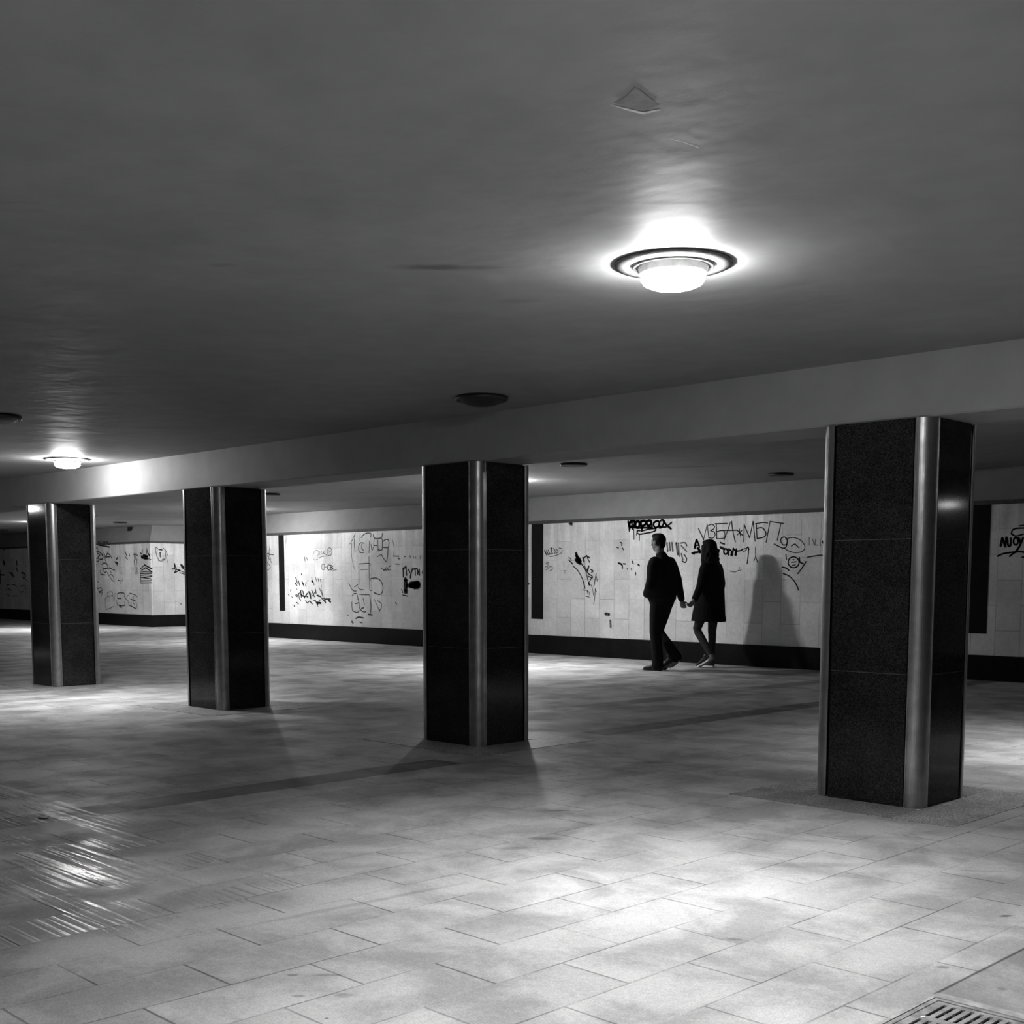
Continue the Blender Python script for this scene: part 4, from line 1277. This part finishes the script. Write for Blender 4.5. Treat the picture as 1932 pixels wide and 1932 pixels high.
def shoe(parent, name, heel, d, pitch_, upper, sole, s=1.0, cuff=0.075):
    """heel = heel point on the ground, d = heading, pitch_ = how far the heel is lifted"""
    d = Vector(d).normalized()
    prof = [(0, .032), (.03, .037), (.09, .034), (.15, .040), (.21, .047), (.255, .040), (.285, .022)]
    bm = B()
    for z0, z1, k in ((0, .020, 1.0),):
        left = [(x, -w_ * k) for x, w_ in prof]; right = [(x, w_ * k) for x, w_ in prof][::-1]
        prism(bm, left + right, z0, z1)
    rot = Matrix.Rotation(math.atan2(d.y, d.x), 4, 'Z')
    piv = Matrix.Translation((.21 * s, 0, 0)) @ Matrix.Rotation(pitch_, 4, 'Y') @ Matrix.Translation((-.21 * s, 0, 0))
    mt = Matrix.Translation(heel) @ rot @ piv @ Matrix.Scale(s, 4)
    bm.transform(mt)
    bm2 = B()
    tube(bm2, [(.015, 0, .055), (.06, 0, .056), (.12, 0, .050), (.18, 0, .040), (.235, 0, .034), (.268, 0, .030)], [(.034, .042), (.036, .045), (.036, .044), (.042, .032), (.042, .024), (.028, .017)], 14, (0, 1, 0))
    tube(bm2, [(.045, 0, .05), (.045, 0, cuff), (.042, 0, cuff + .03)], [.040, .040, .041], 14)
    bm2.transform(mt)
    up = grown(name, bm2, upper, parent, .006, 3)
    obj('sole', bm, sole, up)
    return up, mt

def at_ground(px_x, px_y): pass

HEAD = math.pi / 2      # both walk towards -X
# ---- man
man = thing('person', 'person in black jacket and trousers walking left, holding hands with the long-haired one', 'person', (-10.16, 12.86, 0), rz=HEAD)
bm = B()
hc = (.0, .075, 1.685)
eyes = head(bm, hc, 1.0, -.08, .0)
tube(bm, [(0, .0, 1.42), (0, .025, 1.50), (0, .05, 1.60)], [.066, .060, .058], 14)
tube(bm, [(0, 0, .90), (0, .0, 1.0), (0, .0, 1.15), (0, .0, 1.32), (0, -.005, 1.43)], [(.155, .105), (.150, .100), (.145, .100), (.175, .112), (.13, .075)], 18)
tube(bm, [(-.17, 0, 1.415), (-.215, -.005, 1.20), (-.215, .01, 1.13), (-.16, .11, 1.02)], [.052, .043, .042, .028], 12)
tube(bm, [(.17, 0, 1.415), (.255, -.045, 1.17), (.27, -.05, 1.12), (.375, -.04, .925)], [.052, .043, .042, .028], 12)
hand(bm, (.375, -.04, .925), (.40, .02, -.82), (.6, .35, .35), .95, 1)
hand(bm, (-.16, .11, 1.02), (.75, .05, -.55), (.2, -1, .1), .5, -1)
LL = [(-.09, 0, .90), (-.095, .02, .50), (-.095, .015, .46), (-.09, -.015, .07)]
RL = [(.09, 0, .90), (.10, .135, .53), (.10, .115, .48), (.09, -.20, .17)]
tube(bm, LL, [.082, .056, .054, .040], 12)
tube(bm, RL, [.082, .056, .054, .040], 12)
tube(bm, [(-.09, -.02, .05), (-.09, .10, .035), (-.09, .18, .03)], [.036, .034, .026], 10)
tube(bm, [(.09, -.21, .15), (.09, -.13, .085), (.09, -.07, .055)], [.036, .034, .026], 10)
body = grown('body', bm, M['skin'], man, .0055, 2)
for e in eyes:
    bm = B(); ell(bm, e, (.0125, .0125, .0125)); obj('eye', bm, M['eye'], body, True)
bm = B()
C_ = Vector(hc)
ell(bm, C_ + Vector((0, -.022, .034)), (.081, .096, .090), None, 22)
ell(bm, C_ + Vector((0, .02, .085)), (.066, .070, .038), None, 18)
tube(bm, [C_ + Vector((0, -.075, .0)), C_ + Vector((0, -.078, -.045)), C_ + Vector((0, -.062, -.075))], [(.062, .03), (.055, .024), (.045, .016)], 12)
grown('hair', bm, M['hair'], man, .008, 2)
bm = B()
tube(bm, [(0, .0, .915), (0, .0, .95), (0, -.005, 1.08), (0, -.015, 1.22), (0, -.015, 1.34), (0, -.012, 1.42), (0, .0, 1.47), (0, .015, 1.505)],
     [(.195, .150), (.215, .172), (.222, .180), (.212, .165), (.212, .150), (.185, .120), (.110, .090), (.080, .076)], 22)
tube(bm, [(-.16, 0, 1.425), (-.20, -.005, 1.36), (-.228, -.01, 1.20), (-.236, .01, 1.10), (-.185, .10, 1.015)], [.080, .080, .070, .070, .058], 14)
tube(bm, [(.16, 0, 1.425), (.20, -.01, 1.36), (.262, -.045, 1.20), (.285, -.05, 1.11), (.365, -.043, .945)], [.080, .080, .066, .062, .046], 14)
jk = grown('jacket', bm, M['jacket'], man, .010, 4)
bm = B()
tube(bm, [(0, .0, 1.02), (0, .0, .92), (0, .0, .84)], [(.165, .125), (.170, .130), (.165, .115)], 18)
tube(bm, [(-.085, 0, .90), (-.09, .01, .74), (-.095, .025, .50), (-.095, .012, .42), (-.092, -.012, .20), (-.09, -.015, .07)], [(.098, .105), (.095, .100), (.078, .080), (.075, .078), (.072, .078), (.072, .082)], 16)
tube(bm, [(.085, 0, .90), (.09, .05, .76), (.10, .135, .535), (.10, .10, .46), (.095, -.08, .29), (.09, -.19, .175)], [(.098, .105), (.095, .098), (.080, .080), (.078, .078), (.072, .076), (.070, .076)], 16)
grown('trousers', bm, M['trousers'], man, .010, 4)
shoe(man, 'shoe', (-.09, -.065, 0), (0, 1, 0), 0.0, M['leather'], M['leather'])
shoe(man, 'shoe', (.09, -.205, .012), (0, 1, 0), .62, M['leather'], M['leather'])

# ---- woman
wom = thing('person', 'person with long dark hair and a flared black knee-length coat, walking nearer the wall', 'person', (-10.04, 13.78, 0), rz=HEAD)
wom.scale = (1.04, 1.04, 1.045)
bm = B()
hc = (.0, .05, 1.545)
eyes = head(bm, hc, .93, -.05, .0)
tube(bm, [(0, .0, 1.29), (0, .015, 1.37), (0, .035, 1.46)], [.055, .048, .047], 14)
tube(bm, [(0, 0, .83), (0, .0, .92), (0, .0, 1.04), (0, .0, 1.19), (0, -.005, 1.31)], [(.155, .110), (.150, .100), (.125, .088), (.145, .105), (.105, .065)], 18)
tube(bm, [(-.145, 0, 1.295), (-.215, .0, 1.09), (-.235, .0, 1.05), (-.393, -.01, .878)], [.044, .036, .035, .024], 12)
tube(bm, [(.145, 0, 1.295), (.19, -.02, 1.08), (.19, -.01, 1.03), (.18, .06, .83)], [.044, .036, .035, .024], 12)
hand(bm, (-.403, -.010, .868), (-.72, .0, -.60), (-.4, -.3, .65), .85, -1, .9)
hand(bm, (.18, .06, .83), (-.05, .2, -1), (-1, 0, 0), .5, 1, .9)
tube(bm, [(.08, 0, .84), (.085, .035, .47), (.085, .03, .43), (.08, .035, .07)], [.078, .050, .048, .033], 12)
tube(bm, [(-.08, 0, .84), (-.08, .16, .50), (-.08, .135, .455), (-.08, -.08, .16)], [.078, .050, .048, .033], 12)
tube(bm, [(.08, .03, .045), (.08, .13, .032), (.08, .20, .028)], [.031, .030, .024], 10)
tube(bm, [(-.08, -.09, .135), (-.08, -.02, .075), (-.08, .04, .05)], [.031, .030, .024], 10)
body = grown('body', bm, M['skin'], wom, .0055, 2)
for e in eyes:
    bm = B(); ell(bm, e, (.0115, .0115, .0115)); obj('eye', bm, M['eye'], body, True)
bm = B()
C_ = Vector(hc)
ell(bm, C_ + Vector((0, -.022, .036)), (.084, .098, .092), None, 22)
ell(bm, C_ + Vector((0, .015, .085)), (.068, .072, .036), None, 18)
tube(bm, [C_ + Vector((0, -.045, .02)), C_ + Vector((0, -.062, -.08)), C_ + Vector((0, -.075, -.18)), C_ + Vector((0, -.085, -.30)), C_ + Vector((0, -.075, -.385))],
     [(.088, .070), (.096, .066), (.112, .064), (.108, .052), (.070, .028)], 18)
for q in (-1, 1):
    tube(bm, [C_ + Vector((q * .068, .02, .04)), C_ + Vector((q * .078, .015, -.05)), C_ + Vector((q * .088, .01, -.15)), C_ + Vector((q * .085, .005, -.24))], [(.022, .045), (.022, .042), (.026, .045), (.018, .03)], 12)
for k in range(9):
    a = -.2 + k * .42
    x, y = math.cos(a) * .085, -.055 - math.sin(a) * .055
    z1 = -.30 - .08 * random.random()
    pts = [C_ + Vector((x * (.9 + .25 * random.random()) + .012 * math.sin(j * 1.9 + k), y + .014 * math.cos(j * 1.7 + 2 * k), -.02 + (z1 + .02) * j / 5)) for j in range(6)]
    tube(bm, pts, [.026, .028, .028, .026, .022, .012], 10)
grown('hair', bm, M['hair'], wom, .007, 2)
bm = B()
tube(bm, [(0, .03, .605), (0, .028, .70), (0, .015, .86), (0, .0, 1.00), (0, -.006, 1.12), (0, -.004, 1.22), (0, -.002, 1.29), (0, .0, 1.335), (0, .012, 1.375)],
     [(.232, .232), (.218, .215), (.205, .195), (.188, .172), (.182, .158), (.182, .148), (.155, .110), (.095, .085), (.070, .068)], 24, dome=False)
tube(bm, [(-.135, 0, 1.305), (-.165, 0, 1.25), (-.218, .0, 1.10), (-.243, .0, 1.04), (-.365, -.01, .898)], [.068, .066, .056, .054, .042], 14)
tube(bm, [(.135, 0, 1.305), (.165, 0, 1.25), (.198, -.02, 1.09), (.198, -.01, 1.02), (.185, .05, .86)], [.068, .066, .056, .054, .044], 14)
grown('coat', bm, M['coat'], wom, .010, 3)
bm = B()
tube(bm, [(.08, 0, .86), (.085, .035, .47), (.085, .03, .43), (.082, .032, .20), (.08, .032, .135)], [.083, .056, .054, .044, .038], 14)
tube(bm, [(-.08, 0, .86), (-.08, .16, .50), (-.08, .135, .455), (-.08, -.02, .25), (-.08, -.065, .185)], [.083, .056, .054, .046, .038], 14)
grown('tights', bm, M['tights'], wom, .008, 3)
for (hp, pz) in (((.08, -.005, 0), 0.0), ((-.08, -.085, .010), .5)):
    up, mt = shoe(wom, 'sneaker', hp, (0, 1, 0), pz, M['leather'], M['sole'], .88, .06)
    bm = B(); ell(bm, (.258, 0, .024), (.030, .036, .018)); bm.transform(mt)
    o = obj('toe_cap', bm, M['sole'], up, True); o['label'] = 'white rubber toe cap'
    bm = B(); tube(bm, [(.085, 0, .089), (.12, 0, .080), (.155, 0, .068)], [(.020, .006), (.018, .006), (.014, .006)], 10, (0, 1, 0)); bm.transform(mt)
    o = obj('laces', bm, M['sole'], up, True); o['label'] = 'white laces'
